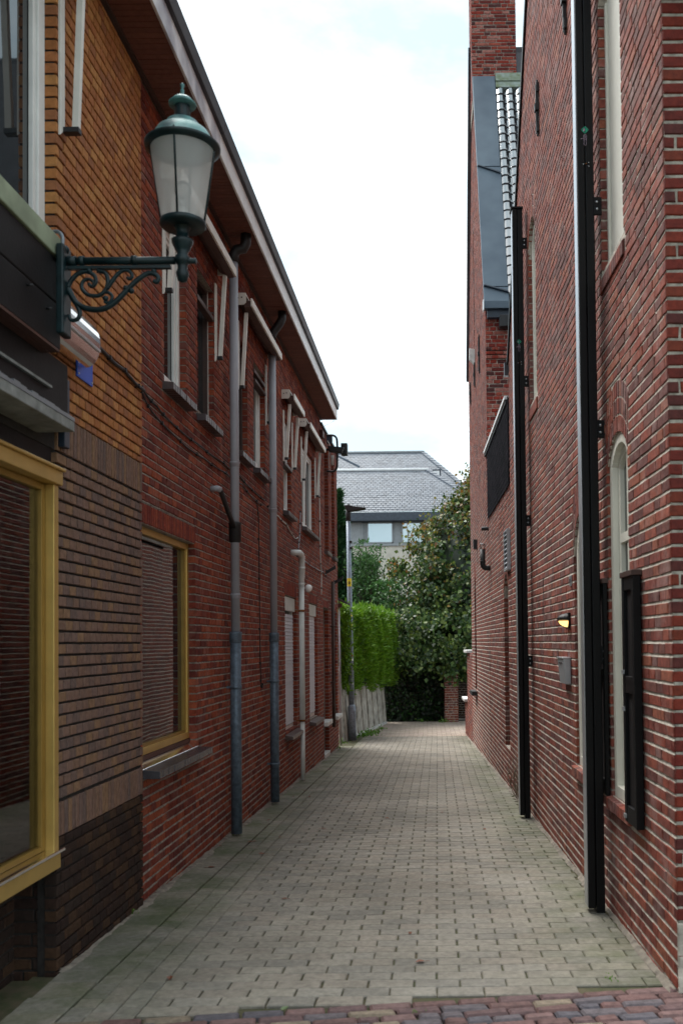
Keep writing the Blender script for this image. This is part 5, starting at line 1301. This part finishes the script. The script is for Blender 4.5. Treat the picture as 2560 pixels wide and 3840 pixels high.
# ================================================================== BEYOND THE ALLEY
# fence of leaning concrete planks
fn = thing('plank_fence', 'weathered fence of upright pale concrete planks, the first one taller and pointed', 'fence', (-1.6, 21, -.48))
Pf0, Pf1 = Vector((-1.79, 19.35, 0)), Vector((-1.09, 24.0, 0)); dv = (Pf1-Pf0); ln_ = dv.length; dv.normalize(); nv = Vector((dv.y, -dv.x, 0))
r4 = random.Random(11); q = 0; k = 0
while q < ln_-.1:
    wd = .30 if k else .26; h = 1.50 if k == 0 else 1.10+r4.uniform(-.05, .03)+.0*q
    b0 = Pf0+dv*q; lean = -.055 if k else -.02; z0 = zg(b0.y)-.1
    pts = []
    for (s, th) in ((0, 0), (1, 0), (1, 1), (0, 1)):
        p = b0+dv*(s*(wd-.03))+nv*(.0 if th == 0 else .07+.03*(k % 2)); pts.append(p)
    t = MB(); topo = [p+nv*lean*0+dv*lean+nv*(-.07) for p in pts]
    t.hexa([(p.x, p.y, z0) for p in pts]+[(p.x, p.y, z0+.1+h+(0 if i in (0, 3) else -.03)) for i, p in enumerate(topo)])
    pk = t.build('plank', 'concrete_plank' if k != 4 else 'stone_white', fn, bevel=.015, label='whitewashed plank' if k == 4 else None)
    if k == 0:
        t = MB(); c = sum((p for p in topo), Vector())/4
        base = [(p.x, p.y, z0+.1+h-.02) for p in topo]; tip = [((p.x+c.x*3)/4, (p.y+c.y*3)/4, z0+.1+h+.07) for p in topo]
        t.hexa(base+tip); t.build('point', 'concrete_plank', pk)
    q += wd; k += 1

# street lamp
sl = thing('street_lamp', 'slim grey steel street lamp with a flat black head at the end of the alley', 'street lamp', (-1.555, 19.77, -.463))
bx_, tx_ = -1.553, -1.598
def px(z): return bx_+(tx_-bx_)*(z+.46)/4.7
t = MB(); t.tube([(px(z), 19.77, z) for z in (-.50, .24, .29)], [.085, .085, .058], 24); t.build('base', 'pole_steel', sl)
t = MB(); t.tube([(px(z), 19.77, z) for z in (.27, 2, 4.25)], [.058, .054, .046], 20); t.build('pole', 'pole_steel', sl)
t = MB(); t.tube([(px(4.2), 19.77, 4.20), (px(4.3), 19.77, 4.36), (px(4.3), 19.77, 4.44)], [.052, .056, .05], 16); t.build('collar', 'iron', sl)
t = MB(); t.hexa([(-1.665, 19.68, 4.50), (-1.62, 19.68, 4.39), (-1.62, 19.86, 4.39), (-1.665, 19.86, 4.50), (-1.66, 19.66, 4.535), (-1.225, 19.66, 4.47), (-1.225, 19.88, 4.47), (-1.66, 19.88, 4.535)]);
t.hexa([(-1.62, 19.68, 4.39), (-1.235, 19.69, 4.445), (-1.235, 19.85, 4.445), (-1.62, 19.86, 4.39), (-1.64, 19.67, 4.50), (-1.222, 19.66, 4.468), (-1.222, 19.88, 4.468), (-1.64, 19.87, 4.50)])
hd = t.build('lamp_head', 'iron', sl, bevel=.008)
for k in range(4):
    t = MB(); x = -1.41+k*.045; t.box(WORLD, x, x+.016, 19.70, 19.84, 4.49-k*.006, 4.535-k*.008); t.build('cooling_fin', 'iron', hd)
t = MB(); t.tube([(-1.59, 19.77, 4.52), (-1.59, 19.77, 4.56)], .035, 14); t.build('sensor', 'iron', hd)
def onpole(z0, z1, mat, name, a0=-.9, a1=.9, r=.0575):
    t = MB(); k = 8; P = []
    for i in range(k+1):
        a = -math.pi/2+a0+(a1-a0)*i/k; P.append((math.cos(a)*r, math.sin(a)*r))
    for p, q in zip(P, P[1:]): t.poly([(px(z0)+p[0], 19.77+p[1], z0), (px(z0)+q[0], 19.77+q[1], z0), (px(z1)+q[0], 19.77+q[1], z1), (px(z1)+p[0], 19.77+p[1], z1)], True)
    return t.build(name, mat, sl, fix=False)
s1 = onpole(2.80, 2.975, 'sticker_yellow', 'sticker')
t = MB()
for (a, b) in ((0, .02), (-.018, .045), (.018, .045), (0, .055)): t.ball((px(2.87)+.0+a, 19.77-.0575, 2.845+b), .0105, 8, 6)
t.ball((px(2.87), 19.77-.0575, 2.862), .017, 8, 6); t.build('print', 'iron', s1)
for (z0, z1, mt) in ((2.16, 2.22, 'sticker_yellow'), (1.92, 2.0, 'sticker_yellow'), (1.30, 1.36, 'rust'), (1.22, 1.27, 'sign_white'), (.72, .75, 'sign_white')): onpole(z0, z1, mt, 'sticker', .35, 1.0)
for z in (3.75, 3.62):
    t = MB(); t.box(WORLD, px(z)+.02, px(z)+.072, 19.70, 19.78, z-.022, z+.022); t.build('strap', 'iron', sl)
t = MB(); t.box(WORLD, px(0)+.03, px(0)+.075, 19.692, 19.72, -.30, .16); t.build('hatch', 'pole_steel', sl, bevel=.004)

# security camera and floodlight on the end of the terrace
sc_ = thing('security_camera', 'dark bullet security camera on a bracket near the top of the terrace corner', 'camera', FRd(15.8, 4.9, 0))
t = MB(); t.tube([FRd(15.85, 4.92, .0), FRd(15.83, 4.915, .12), FRd(15.82, 4.93, .22)], .020, 10); t.build('bracket', 'iron', sc_)
t = MB(); t.hexa([(-1.60, 15.76, 4.87), (-1.37, 15.76, 4.845), (-1.37, 15.86, 4.845), (-1.60, 15.86, 4.87), (-1.61, 15.75, 4.955), (-1.355, 15.75, 4.925), (-1.355, 15.87, 4.925), (-1.61, 15.87, 4.955)]); t.build('body', 'iron', sc_, bevel=.014)
t = MB(); t.hexa([(-1.62, 15.745, 4.955), (-1.34, 15.745, 4.925), (-1.34, 15.875, 4.925), (-1.62, 15.875, 4.955), (-1.62, 15.745, 4.965), (-1.34, 15.745, 4.935), (-1.34, 15.875, 4.935), (-1.62, 15.875, 4.965)]); t.build('sunshade', 'blue_black', sc_)
fd = thing('floodlight', 'black finned floodlight with looping cables on the terrace corner beside the security camera', 'floodlight', FRd(16.1, 4.9, 0))
t = MB(); t.box(WORLD, -1.41, -1.30, 15.98, 16.14, 4.86, 5.06); hb = t.build('housing', 'iron', fd, bevel=.006)
for k in range(5):
    t = MB(); t.box(WORLD, -1.405+k*.021, -1.395+k*.021, 15.95, 15.98, 4.87, 5.05); t.build('fin', 'iron', hb)
t = MB(); t.box(WORLD, -1.66, -1.56, 16.0, 16.1, 5.06, 5.22); t.build('junction_box', 'blue_black', fd, bevel=.006)
t = MB(); t.tube(spline([(-1.66, 16.0, 5.20), (-1.56, 16.0, 5.20), (-1.50, 16.0, 5.17), (-1.475, 16.0, 5.08), (-1.475, 16.0, 4.75), (-1.49, 16.0, 4.62), (-1.55, 16.0, 4.57), (-1.66, 16.0, 4.58)]), .019, 10); t.build('conduit', 'dark_rubber', fd)
t = MB(); t.tube(spline([(-1.64, 15.98, 5.1), (-1.60, 15.98, 5.0), (-1.62, 15.98, 4.8), (-1.61, 15.98, 4.6)]), .008, 8); t.tube([(-1.56, 15.96, 4.68), (-1.555, 15.96, 4.84)], .03, 12); t.build('ballast', 'stone_white', fd)
t = MB(); t.tube([(-1.475, 16.0, 5.0), (-1.40, 16.05, 4.97)], .014, 8); t.build('arm', 'iron', fd)
jb = thing('junction_box', 'small grey box under the far end of the terrace eaves', 'box', FRd(15.35, 5.05, 0))
t = MB(); t.box(FRd, 15.30, 15.48, 5.02, 5.14, 0, .06); t.build('body', 'brown_board', jb, bevel=.004)
at = thing('wire', 'thin bent wire sticking out from the far end of the terrace eaves', 'wire', (-1.70, 15.6, 5.28))
t = MB(); t.tube([(-1.72, 15.6, 5.25), (-1.66, 15.6, 5.27), (-1.55, 15.6, 5.33), (-1.48, 15.6, 5.36)], .005, 6); t.build('wire_strand', 'steel', at)

# little porch roof behind the terrace
pr_ = thing('porch_roof', 'small dark lean to roof on a thin grey post just past the terrace corner', 'porch', (-1.75, 18.5, -.42))
t = MB(); t.hexa([(-1.95, 18.2, 2.56), (-1.52, 18.25, 2.36), (-1.52, 19.0, 2.36), (-1.95, 19.0, 2.56), (-1.95, 18.2, 2.61), (-1.51, 18.25, 2.40), (-1.51, 19.0, 2.40), (-1.95, 19.0, 2.61)]); t.build('roof', 'roof_edge', pr_, bevel=.004)
t = MB(); t.box(WORLD, -1.72, -1.62, 18.3, 18.36, 2.30, 2.38); t.build('beam', 'brown_trim', pr_)
t = MB(); t.tube([(-1.665, 18.34, zg(18.3)), (-1.680, 18.34, 2.46)], .016, 10); t.build('post', 'grey_plastic', pr_)

# brick pillar and low wall across the lane
pl = thing('brick_pillar', 'square brick gate pillar overhung by the linden across the lane', 'pillar', (.68, 24.5, -.49))
MB().box(WORLD, .512, .852, 24.208, 24.54, -.6, .78).build('core', 'pale_mortar', pl)
lay(FRONT(24.2), rows(.504, .86, -.5, .78, PIT, .013, 'wild', [], hj=.012), 'rose_brick', pl, depth=.04, limit=90)
lay(lambda u, v, n: (.504-n, u, v), rows(24.21, 24.55, -.5, .78, PIT, .013, 'wild', []), 'rose_brick', pl, depth=.04, limit=0)
t = MB(); t.box(WORLD, .49, .88, 24.18, 24.57, .782, .83); t.build('cap_stone', 'aged_zinc', pl, bevel=.01)
bw = thing('boundary_wall', 'low dark brick boundary wall in the shade behind the brick pillar', 'wall', (1.8, 25.6, -.49))
MB().box(WORLD, .9, 4, 25.608, 25.8, -.6, .50).build('core', 'grey_mortar', bw)
lay(FRONT(25.6), rows(.9, 3.2, -.5, .50, PIT, .012, 'wild', []), 'dark_brick', bw, depth=.04, limit=40)

# ------------------------------------------------------------------ vegetation
def leafmesh(pts, mat, name, parent, size, R, shape=.62, droop=.4, kind=None):
    """pts: (position, outward); one kite of two folds per leaf"""
    t = MB(); o = None
    for (p, d) in pts:
        s = size*R.uniform(.65, 1.25)
        ax = Vector((R.gauss(0, 1), R.gauss(0, 1), R.gauss(0, 1)-droop*2)).normalized()
        nn = (Vector(d)+Vector((R.gauss(0, .6), R.gauss(0, .6), R.gauss(.3, .6)))).normalized()
        sd_ = ax.cross(nn)
        if sd_.length < .05: continue
        sd_.normalize(); nn = sd_.cross(ax)
        c = Vector(p); h = s*shape*.5
        a = c-ax*s*.5; b = c+ax*s*.5; l = c-ax*s*.10+sd_*h+nn*s*.10; r = c-ax*s*.10-sd_*h+nn*s*.10
        i = len(t.v); t.v += [tuple(a), tuple(l), tuple(b), tuple(r)]; t.f += [(i, i+1, i+2), (i, i+2, i+3)]; t.sm += [True, True]
    return t.build(name, mat, parent, fix=False, kind=kind)
def sprays(pts, mat, name, parent, ln_, wd, R, upness=.5, n=3):
    """narrow pointed sprays of a conifer"""
    t = MB()
    for (p, d) in pts:
        for _ in range(n):
            ax = (Vector(d)+Vector((R.gauss(0, .5), R.gauss(0, .5), R.gauss(upness, .5)))).normalized()
            sd_ = ax.cross(Vector((R.gauss(0, 1), R.gauss(0, 1), R.gauss(0, 1)))).normalized()
            s = ln_*R.uniform(.6, 1.3); c = Vector(p)+Vector((R.gauss(0, .03), R.gauss(0, .03), R.gauss(0, .03)))
            i = len(t.v); t.v += [tuple(c-sd_*wd*.3), tuple(c+ax*s*.5+sd_*wd*.5), tuple(c+ax*s), tuple(c+ax*s*.45-sd_*wd*.5)]; t.f.append((i, i+1, i+2, i+3)); t.sm.append(True)
    return t.build(name, mat, parent, fix=False)

# linden
R = random.Random(21)
lt = thing('linden_tree', 'big spreading linden with yellowing leaf tips at the end of the alley', 'tree', (1.9, 27.3, -.49))
def lw_(z):
    T = [(.3, 1.2), (.7, 2.5), (1.2, 3.0), (2.2, 3.25), (3.2, 3.15), (4.0, 2.85), (4.8, 2.25), (5.5, 1.35), (6.2, .5), (6.75, .05)]
    for (a, x), (b, y) in zip(T, T[1:]):
        if a <= z <= b: return x+(y-x)*(z-a)/(b-a)
    return .05
LC = (1.85, 27.2)
pts = []; tips = []
cl = []
for k in range(620):
    z = R.uniform(.55, 6.7); a = R.uniform(0, 2*math.pi); rr = lw_(z)*math.sqrt(R.uniform(.35, 1.0))*R.uniform(.85, 1.07)
    if math.sin(a) > .5 and R.random() < .6: a = -a
    cl.append((LC[0]+rr*math.cos(a), LC[1]+rr*.82*math.sin(a), z, a, rr/lw_(z)))
for k in range(110):                             # lowest branches reach over the lane
    cl.append((R.uniform(-1.2, 1.6), R.uniform(23.6, 25.4), R.uniform(.75, 2.4), -math.pi/2+R.uniform(-.5, .5), 1.0))
for (x, y, z, a, f) in cl:
    n = 62 if math.sin(a) < .3 else 22
    sx_ = R.uniform(.10, .24)
    for _ in range(n):
        p = (x+R.gauss(0, sx_), y+R.gauss(0, sx_), z+R.gauss(0, sx_*.75)); d = (math.cos(a), math.sin(a), .25)
        if p[2] < .35: continue
        high = (p[2]-2.6)/3.8+ (f-.8)*.8
        (tips if R.random() < max(0, min(.75, high*.62)) else pts).append((p, d))
leafmesh(pts, 'linden_leaf', 'crown', lt, .125, R, .8, .35)
leafmesh(tips, 'autumn_leaf', 'autumn_leaves', lt, .105, R, .8, .3)
t = MB(); t.tube([(1.9, 27.3, -.55), (1.88, 27.3, .6), (1.9, 27.25, 1.8), (1.85, 27.2, 3.2), (1.85, 27.2, 5.2)], [.20, .16, .13, .09, .03], 12); t.build('trunk', 'bark', lt)
for k in range(16):
    a = k*2.4; z = 1.0+k*.27; L_ = lw_(z+.5)*.8
    t = MB(); t.tube([(1.87, 27.22, z), (1.87+L_*.5*math.cos(a), 27.22+L_*.4*math.sin(a), z+.30), (1.87+L_*math.cos(a), 27.22+L_*.8*math.sin(a), z+.45)], [.05, .03, .01], 7); t.build('limb', 'bark', lt)
t = MB(); t.lathe(LC, [(lw_(z)*.62, z) for z in (.9, 1.5, 2.2, 3.0, 3.8, 4.6, 5.3)], 24); t.build('light_blocker', 'ivy_leaf', lt)  # solid dark core added so gaps between the leaves read as shade
# upright shoots at the top
t = MB()
for (x, y, z) in ((1.40, 26.6, 6.45), (1.05, 26.5, 5.95), (1.62, 26.8, 6.8), (-.45, 25.6, 4.95), (.05, 25.3, 5.1)):
    t.tube([(x+.05, y, z-.8), (x, y, z)], [.012, .004], 5)
t.build('shoot', 'bark', lt)
pts = []
for (x, y, z) in ((1.40, 26.6, 6.45), (1.05, 26.5, 5.95), (1.62, 26.8, 6.8), (-.45, 25.6, 4.95), (.05, 25.3, 5.1), (-.85, 25.4, 3.9)):
    for _ in range(34): pts.append(((x+R.gauss(0, .09), y+R.gauss(0, .09), z-R.uniform(0, .8)), (R.gauss(0, 1), -1, .2)))
leafmesh(pts, 'autumn_leaf', 'autumn_leaves', lt, .10, R, .8, .3)

# conifers and laurel behind the fence
def conifer(label, x, y, z0, z1, r, mat, n, name='conifer_tree', seed=1):
    R = random.Random(seed); c = thing(name, label, 'tree', (x, y, z0)); pts = []
    for _ in range(n):
        z = z0+.3+(z1-z0-.3)*(1-math.sqrt(R.random())*.999)*1.0 if False else R.uniform(z0+.2, z1)
        f = (z-z0)/(z1-z0); rad = r*(1-f**1.6)*(.82+.25*math.sin(z*5+R.random()*2))+.04
        a = R.uniform(0, 2*math.pi); q = rad*math.sqrt(R.uniform(.55, 1))
        pts.append(((x+q*math.cos(a), y+q*math.sin(a), z), (math.cos(a), math.sin(a), .2)))
    sprays(pts, mat, 'crown', c, .20, .055, R, .55)
    MB().tube([(x, y, z0-.1), (x, y, z1-.4)], [.09, .02], 8).build('trunk', 'bark', c)
    t = MB(); t.lathe((x, y), [(r*.62*(1-f**1.6)+.01, z0+.2+(z1-z0-.5)*f) for f in (0, .2, .4, .6, .8, 1)], 12); t.build('light_blocker', 'conifer_leaf', c)  # opaque core added inside the sprays, no modelled twigs
conifer('dark conifer rising right behind the terrace corner', -2.55, 27, -.5, 6.0, .80, 'conifer_leaf', 4200, seed=4)
conifer('dark conifer between the street lamp and the linden', -1.75, 27.8, -.5, 4.1, .85, 'conifer_leaf', 4200, seed=5)
R = random.Random(33)
la = thing('laurel_bush', 'fresh green laurel with upright leafy shoots beside the street lamp', 'bush', (-1.55, 26.6, -.49))
pts = []
for k in range(26):
    x, y = -1.60+R.gauss(0, .24), 26.5+R.gauss(0, .25); zt = R.uniform(3.3, 4.85)-abs(x+1.6)*.9
    t = MB(); t.tube([(x*.5-.8, 26.6, .2), (x, y, zt*.6), (x+R.gauss(0, .08), y, zt)], [.014, .010, .004], 5); t.build('stem', 'bark', la)
    for _ in range(85): z = zt-abs(R.gauss(0, .75)); pts.append(((x+R.gauss(0, .11), y+R.gauss(0, .11), z), (R.gauss(0, .5), -1, .4)))
leafmesh(pts, 'laurel_leaf', 'crown', la, .12, R, .42, -.5)
bs = thing('leafy_bush', 'light green leafy bush filling the gap left of the linden', 'bush', (-.95, 25.9, -.49))
pts = [((-.95+R.gauss(0, .30), 25.8+R.gauss(0, .3), R.uniform(1.9, 3.35)), (R.gauss(0, .5), -1, .5)) for _ in range(1300)]
leafmesh(pts, 'laurel_leaf', 'crown', bs, .10, R, .6, .2)
MB().tube([(-.95, 25.9, -.5), (-.95, 25.85, 2.4)], [.05, .02], 7).build('trunk', 'bark', bs)

# clipped thuja hedge over the fence
hg = thing('thuja_hedge', 'bright yellow green thuja hedge bulging over the plank fence', 'hedge', (-1.7, 21.8, -.47))
def HP(q, off, z): p = Pf0+dv*q+nv*off; return (p.x, p.y, z)
pts = []
for _ in range(15000):
    q = R.uniform(.25, ln_+.10); f = R.random()
    zt = 2.33+.05*math.sin(q*4)+.03*math.sin(q*11); zb = .62+.10*math.sin(q*5.3)+.07*math.sin(q*13+1)
    z = R.uniform(zb, zt); g = (z-zb)/(zt-zb); bul = (.02 if q < .9 else .02+.20*min(1, (q-.9)/.8))+.08*math.sin(math.pi*g)*(0 if q < 1 else 1)+.045*math.sin(q*6.5+z*3)+.03*math.sin(q*17+z*7)
    sgn = R.random()
    if sgn < .70: pts.append((HP(q, bul+R.gauss(0, .02), z), (nv.x, nv.y-.15, .1)))
    elif sgn < .82: pts.append((HP(q, R.uniform(-.65, bul), zt+R.gauss(0, .02)), (0, 0, 1)))
    elif sgn < .93: pts.append((HP(ln_+.10+R.gauss(0, .02), R.uniform(-.65, bul), z), (dv.x, dv.y, .1)))
    else: pts.append((HP(.25+R.gauss(0, .02), R.uniform(-.65, bul), z), (-dv.x, -dv.y, .1)))
sprays(pts, 'thuja_leaf', 'foliage', hg, .11, .035, R, .35, 2)
t = MB(); t.hexa([HP(q, o_, z) for z in (.68, 2.24) for (q, o_) in ((.33, -.6), (ln_+.04, -.6), (ln_+.04, .16), (1.4, .10), (.33, -.05))][:0] or [HP(q, o_, z) for z in (.68, 2.24) for (q, o_) in ((.33, -.6), (ln_+.04, -.6), (ln_+.04, .12), (.33, -.08))]); t.build('light_blocker', 'conifer_leaf', hg)  # solid core added inside the hedge to block light
# dark ivy covered bank under the linden, dark yew behind
iv = thing('ivy_bank', 'dark ivy covered hedge under the linden across the lane', 'hedge', (-.3, 24.9, -.49))
pts = [((R.uniform(-1.15, .50), 24.55+R.gauss(0, .05), -.49+1.9*R.random()**1.2), (0, -1, .3)) for _ in range(3600)]
leafmesh(pts, 'ivy_leaf', 'foliage', iv, .085, R, .8, .4)
MB().box(WORLD, -1.2, .5, 24.62, 25.2, -.6, 1.5).build('light_blocker', 'bark', iv)  # dark box added behind the ivy leaves, keeps light from passing through
yw = thing('yew_hedge', 'tall dark yew hedge closing the view behind the linden', 'hedge', (0, 30, -.5))
pts = [((R.uniform(-4, 5), 29.8+R.gauss(0, .08), R.uniform(-.4, 2.9)), (0, -1, .2)) for _ in range(5000)]
leafmesh(pts, 'ivy_leaf', 'foliage', yw, .16, R, .6, .2)
MB().box(WORLD, -4, 6, 29.95, 31, -.6, 2.7).build('light_blocker', 'bark', yw)  # dark box added behind the yew leaves as a light stop
# weeds
def weed(label, x, y, s, n, seed):
    R = random.Random(seed); z = zg(y) if y < 20.6 else -.487
    wd = thing('weed', label, 'weed', (x, y, z), group='weeds at the edges of the paving')
    pts = [((x+R.gauss(0, s), y+R.gauss(0, s*1.3), z+abs(R.gauss(0, s*.5))+.01), (0, -.4, 1)) for _ in range(n)]
    leafmesh(pts, 'weed_leaf', 'leaves', wd, s*.8, R, .5, -.6)
WL = 'tuft of green weeds growing at the edge of the paving'
for k, (x, y, s, n) in enumerate(((-1.30, 20.9, .10, 90), (-1.20, 21.5, .08, 60), (-1.40, 20.6, .07, 50), (-1.05, 22.3, .06, 40), (-1.74, 18.9, .07, 40), (-1.70, 17.6, .06, 40), (-1.735, 8.45, .03, 30), (-1.80, 5.75, .02, 18), (.50, 24.1, .08, 40), (-.1, 24.35, .07, 40), (.86, 4.44, .018, 14), (-.05, 4.06, .014, 10))): weed(WL, x, y, s, n, 50+k)

# fallen leaves
R = random.Random(77)
def fallen(x, y, green):
    z = zg(y)+.004; f = thing('fallen_leaf', 'small green leaf lying on the paving' if green else 'curled brown fallen leaf lying on the paving', 'leaf', (x, y, z), group='green leaves on the paving' if green else 'brown fallen leaves on the paving')
    t = MB(); a = R.uniform(0, 6.3); s = R.uniform(.030, .052); ca_, sa_ = math.cos(a), math.sin(a); P = []
    for (u, v) in ((-.5, 0), (-.25, .28), (.1, .30), (.5, 0), (.1, -.30), (-.25, -.28)):
        h = abs(v)*s*.5*R.uniform(.4, 1.2)+.004; P.append((x+(u*ca_-v*sa_)*s*1.2, y+(u*sa_+v*ca_)*s*1.2, z+h))
    i = 0; t.poly([P[0], P[1], P[2], P[3]]); t.poly([P[0], P[3], P[4], P[5]]); t.build('blade', 'fallen_green' if green else 'fallen_brown', f, fix=False)
    t = MB(); t.tube([P[0], (P[0][0]-ca_*s*.5, P[0][1]-sa_*s*.5, z+.004)], .0012, 4); t.build('stalk', 'fallen_brown', f)
for (x, y, g) in ((-1.80, 9.76, 0), (-1.56, 9.27, 0), (-1.53, 8.1, 0), (-1.50, 8.16, 0), (-.96, 8.73, 0), (-1.5, 11.51, 0), (-1.37, 10.92, 0), (-1.62, 12.44, 0), (-1.45, 13.98, 0), (-1.72, 10.9, 1), (-1.34, 7.57, 0), (-1.77, 7.95, 0), (-1.63, 7.07, 0), (-.93, 6.08, 0), (-.63, 4.12, 1), (-1.72, 14.29, 0), (-1.31, 8.33, 0), (-1.57, 10.99, 0), (-1.25, 4.54, 0), (-1.13, 17.48, 0), (-1.14, 15.59, 0), (-1.44, 13.93, 0), (-.88, 10.46, 0), (.16, 9.64, 0), (-.1, 5.26, 0), (-.04, 4.75, 0), (-.63, 12.38, 0), (-.4, 9.31, 0), (.53, 8.62, 0)): fallen(x, y, g)

# ================================================================== HOUSE behind the trees
hs = thing('slate_roofed_house', 'pale house with a grey slate hipped roof and a window band rising behind the trees', 'house', (-1.5, 41, -.5))
t = MB(); t.box(WORLD, -12, 2.7, 40.3, 48, -.6, 5.82); t.build('wall', 'house_wall', hs)
t = MB(); t.box(WORLD, -12, 2.8, 40.22, 40.5, 5.80, 5.90); t.build('sill_band', 'house_grey', hs)
t = MB(); t.box(WORLD, -12, 2.7, 40.36, 40.6, 5.9, 6.85); t.build('window_band', 'house_grey', hs)
for (a, b) in ((-3.75, -2.62), (-2.45, -1.32), (-.94, .17), (.5, 1.6)):
    t = MB(); z0, z1 = 5.92, 6.83
    for (p, q, r, s) in ((a, a+.05, z0, z1), (b-.05, b, z0, z1), (a, b, z0, z0+.05), (a, b, z1-.05, z1)): t.box(WORLD, p, q, 40.27, 40.37, r, s)
    w_ = t.build('window', 'house_grey', hs)
    MB().box(WORLD, a+.05, b-.05, 40.315, 40.33, z0+.05, z1-.05).build('pane', 'house_glass' if a > -3 else 'house_grey', w_)
t = MB(); t.box(WORLD, -12, 2.95, 39.85, 40.05, 6.85, 7.22); t.build('fascia_board', 'house_fascia', hs, bevel=.01)
t = MB(); t.box(WORLD, -12, 2.9, 40.05, 40.6, 6.83, 6.90); t.build('soffit', 'house_fascia', hs)
def hiproof(x1, x2, y0, z0, y1, z1, name):
    """x1: ridge end, x2: eave corner"""
    t = MB(); t.poly([(-12, y0, z0), (x2, y0, z0), (x1, y1, z1), (-12, y1, z1)]); t.poly([(x2, y0, z0), (x2, y1+3, z0), (x1, y1, z1)])
    return t.build(name, 'roof_slate', hs, fix=False)
for (x1, x2, y0, z0, y1, z1, lim) in ((.22, 2.95, 39.9, 7.24, 42.7, 9.52, 200), (.03, 2.25, 42.9, 8.5, 46.0, 11.02, 100)):
    rf_ = hiproof(x1, x2, y0, z0, y1, z1, 'roof')
    SLn = math.hypot(y1-y0, z1-z0); c2, s2 = (y1-y0)/SLn, (z1-z0)/SLn
    FH = (lambda y0, z0, c2, s2: lambda u, s, n: (u, y0+s*c2-n*s2, z0+s*s2+n*c2))(y0, z0, c2, s2)
    rects = []; s = .0; k = 0
    while s < SLn-.05:
        xr = x2+(x1-x2)*s/SLn-.05; u = -5.0-(.10 if k % 2 else 0)
        while u < xr:
            b = min(u+.185, xr)
            if b-u > .04: rects.append((u, b, s, min(s+.155, SLn)))
            u += .205
        s += .170; k += 1
    FHt = (lambda FH: lambda u, s, n: FH(u, s, n+.03-.02*((s/.165) % 1)))(FH)
    lay(FHt, rects, 'roof_slate', rf_, 'slate', depth=.02, c=.0, limit=lim, bev=.004, j=.006)
    t = MB(); k = 16
    for i in range(k):                              # hip slates
        f0, f1 = i/k, (i+1)/k+.02
        p = lambda f: Vector((x2+(x1-x2)*f, y0+(y1-y0)*f, z0+(z1-z0)*f+.05))
        a, b = p(f0), p(f1); t.hexa([(a.x-.16, a.y, a.z-.04), (a.x+.10, a.y, a.z-.02), (b.x+.10, b.y, b.z-.02), (b.x-.16, b.y, b.z-.04), (a.x-.15, a.y, a.z+.05), (a.x+.08, a.y, a.z+.04), (b.x+.08, b.y, b.z+.01), (b.x-.15, b.y, b.z+.02)])
    t.build('hip_slates', 'roof_slate', rf_, kind='stuff')
    t = MB(); t.tube([(-12, y1, z1+.05), (x1+.05, y1, z1+.05)], .07, 8); t.build('ridge', 'fascia_white' if lim == 200 else 'house_grey', rf_)
t = MB(); k = 9
for i in range(k):
    a = Vector((-4.35+1.35*i/k, 44.6-1.3*i/k, 10.95-.9*i/k)); t.hexa([(a.x-.02, a.y-.12, a.z-.25), (a.x+.17, a.y-.12, a.z-.36), (a.x+.20, a.y+.10, a.z-.30), (a.x, a.y+.10, a.z-.2), (a.x-.02, a.y-.10, a.z-.14), (a.x+.17, a.y-.10, a.z-.25), (a.x+.2, a.y+.1, a.z-.2), (a.x, a.y+.1, a.z-.1)])
t.build('wing_hip_slates', 'roof_slate', hs, kind='stuff')
t = MB(); t.box(WORLD, .45, .85, 42.95, 43.2, 9.05, 9.62); rw = t.build('roof_window', 'blue_black', hs)
MB().box(WORLD, .48, .78, 42.93, 42.95, 9.10, 9.55).build('pane', 'sign_white', rw)
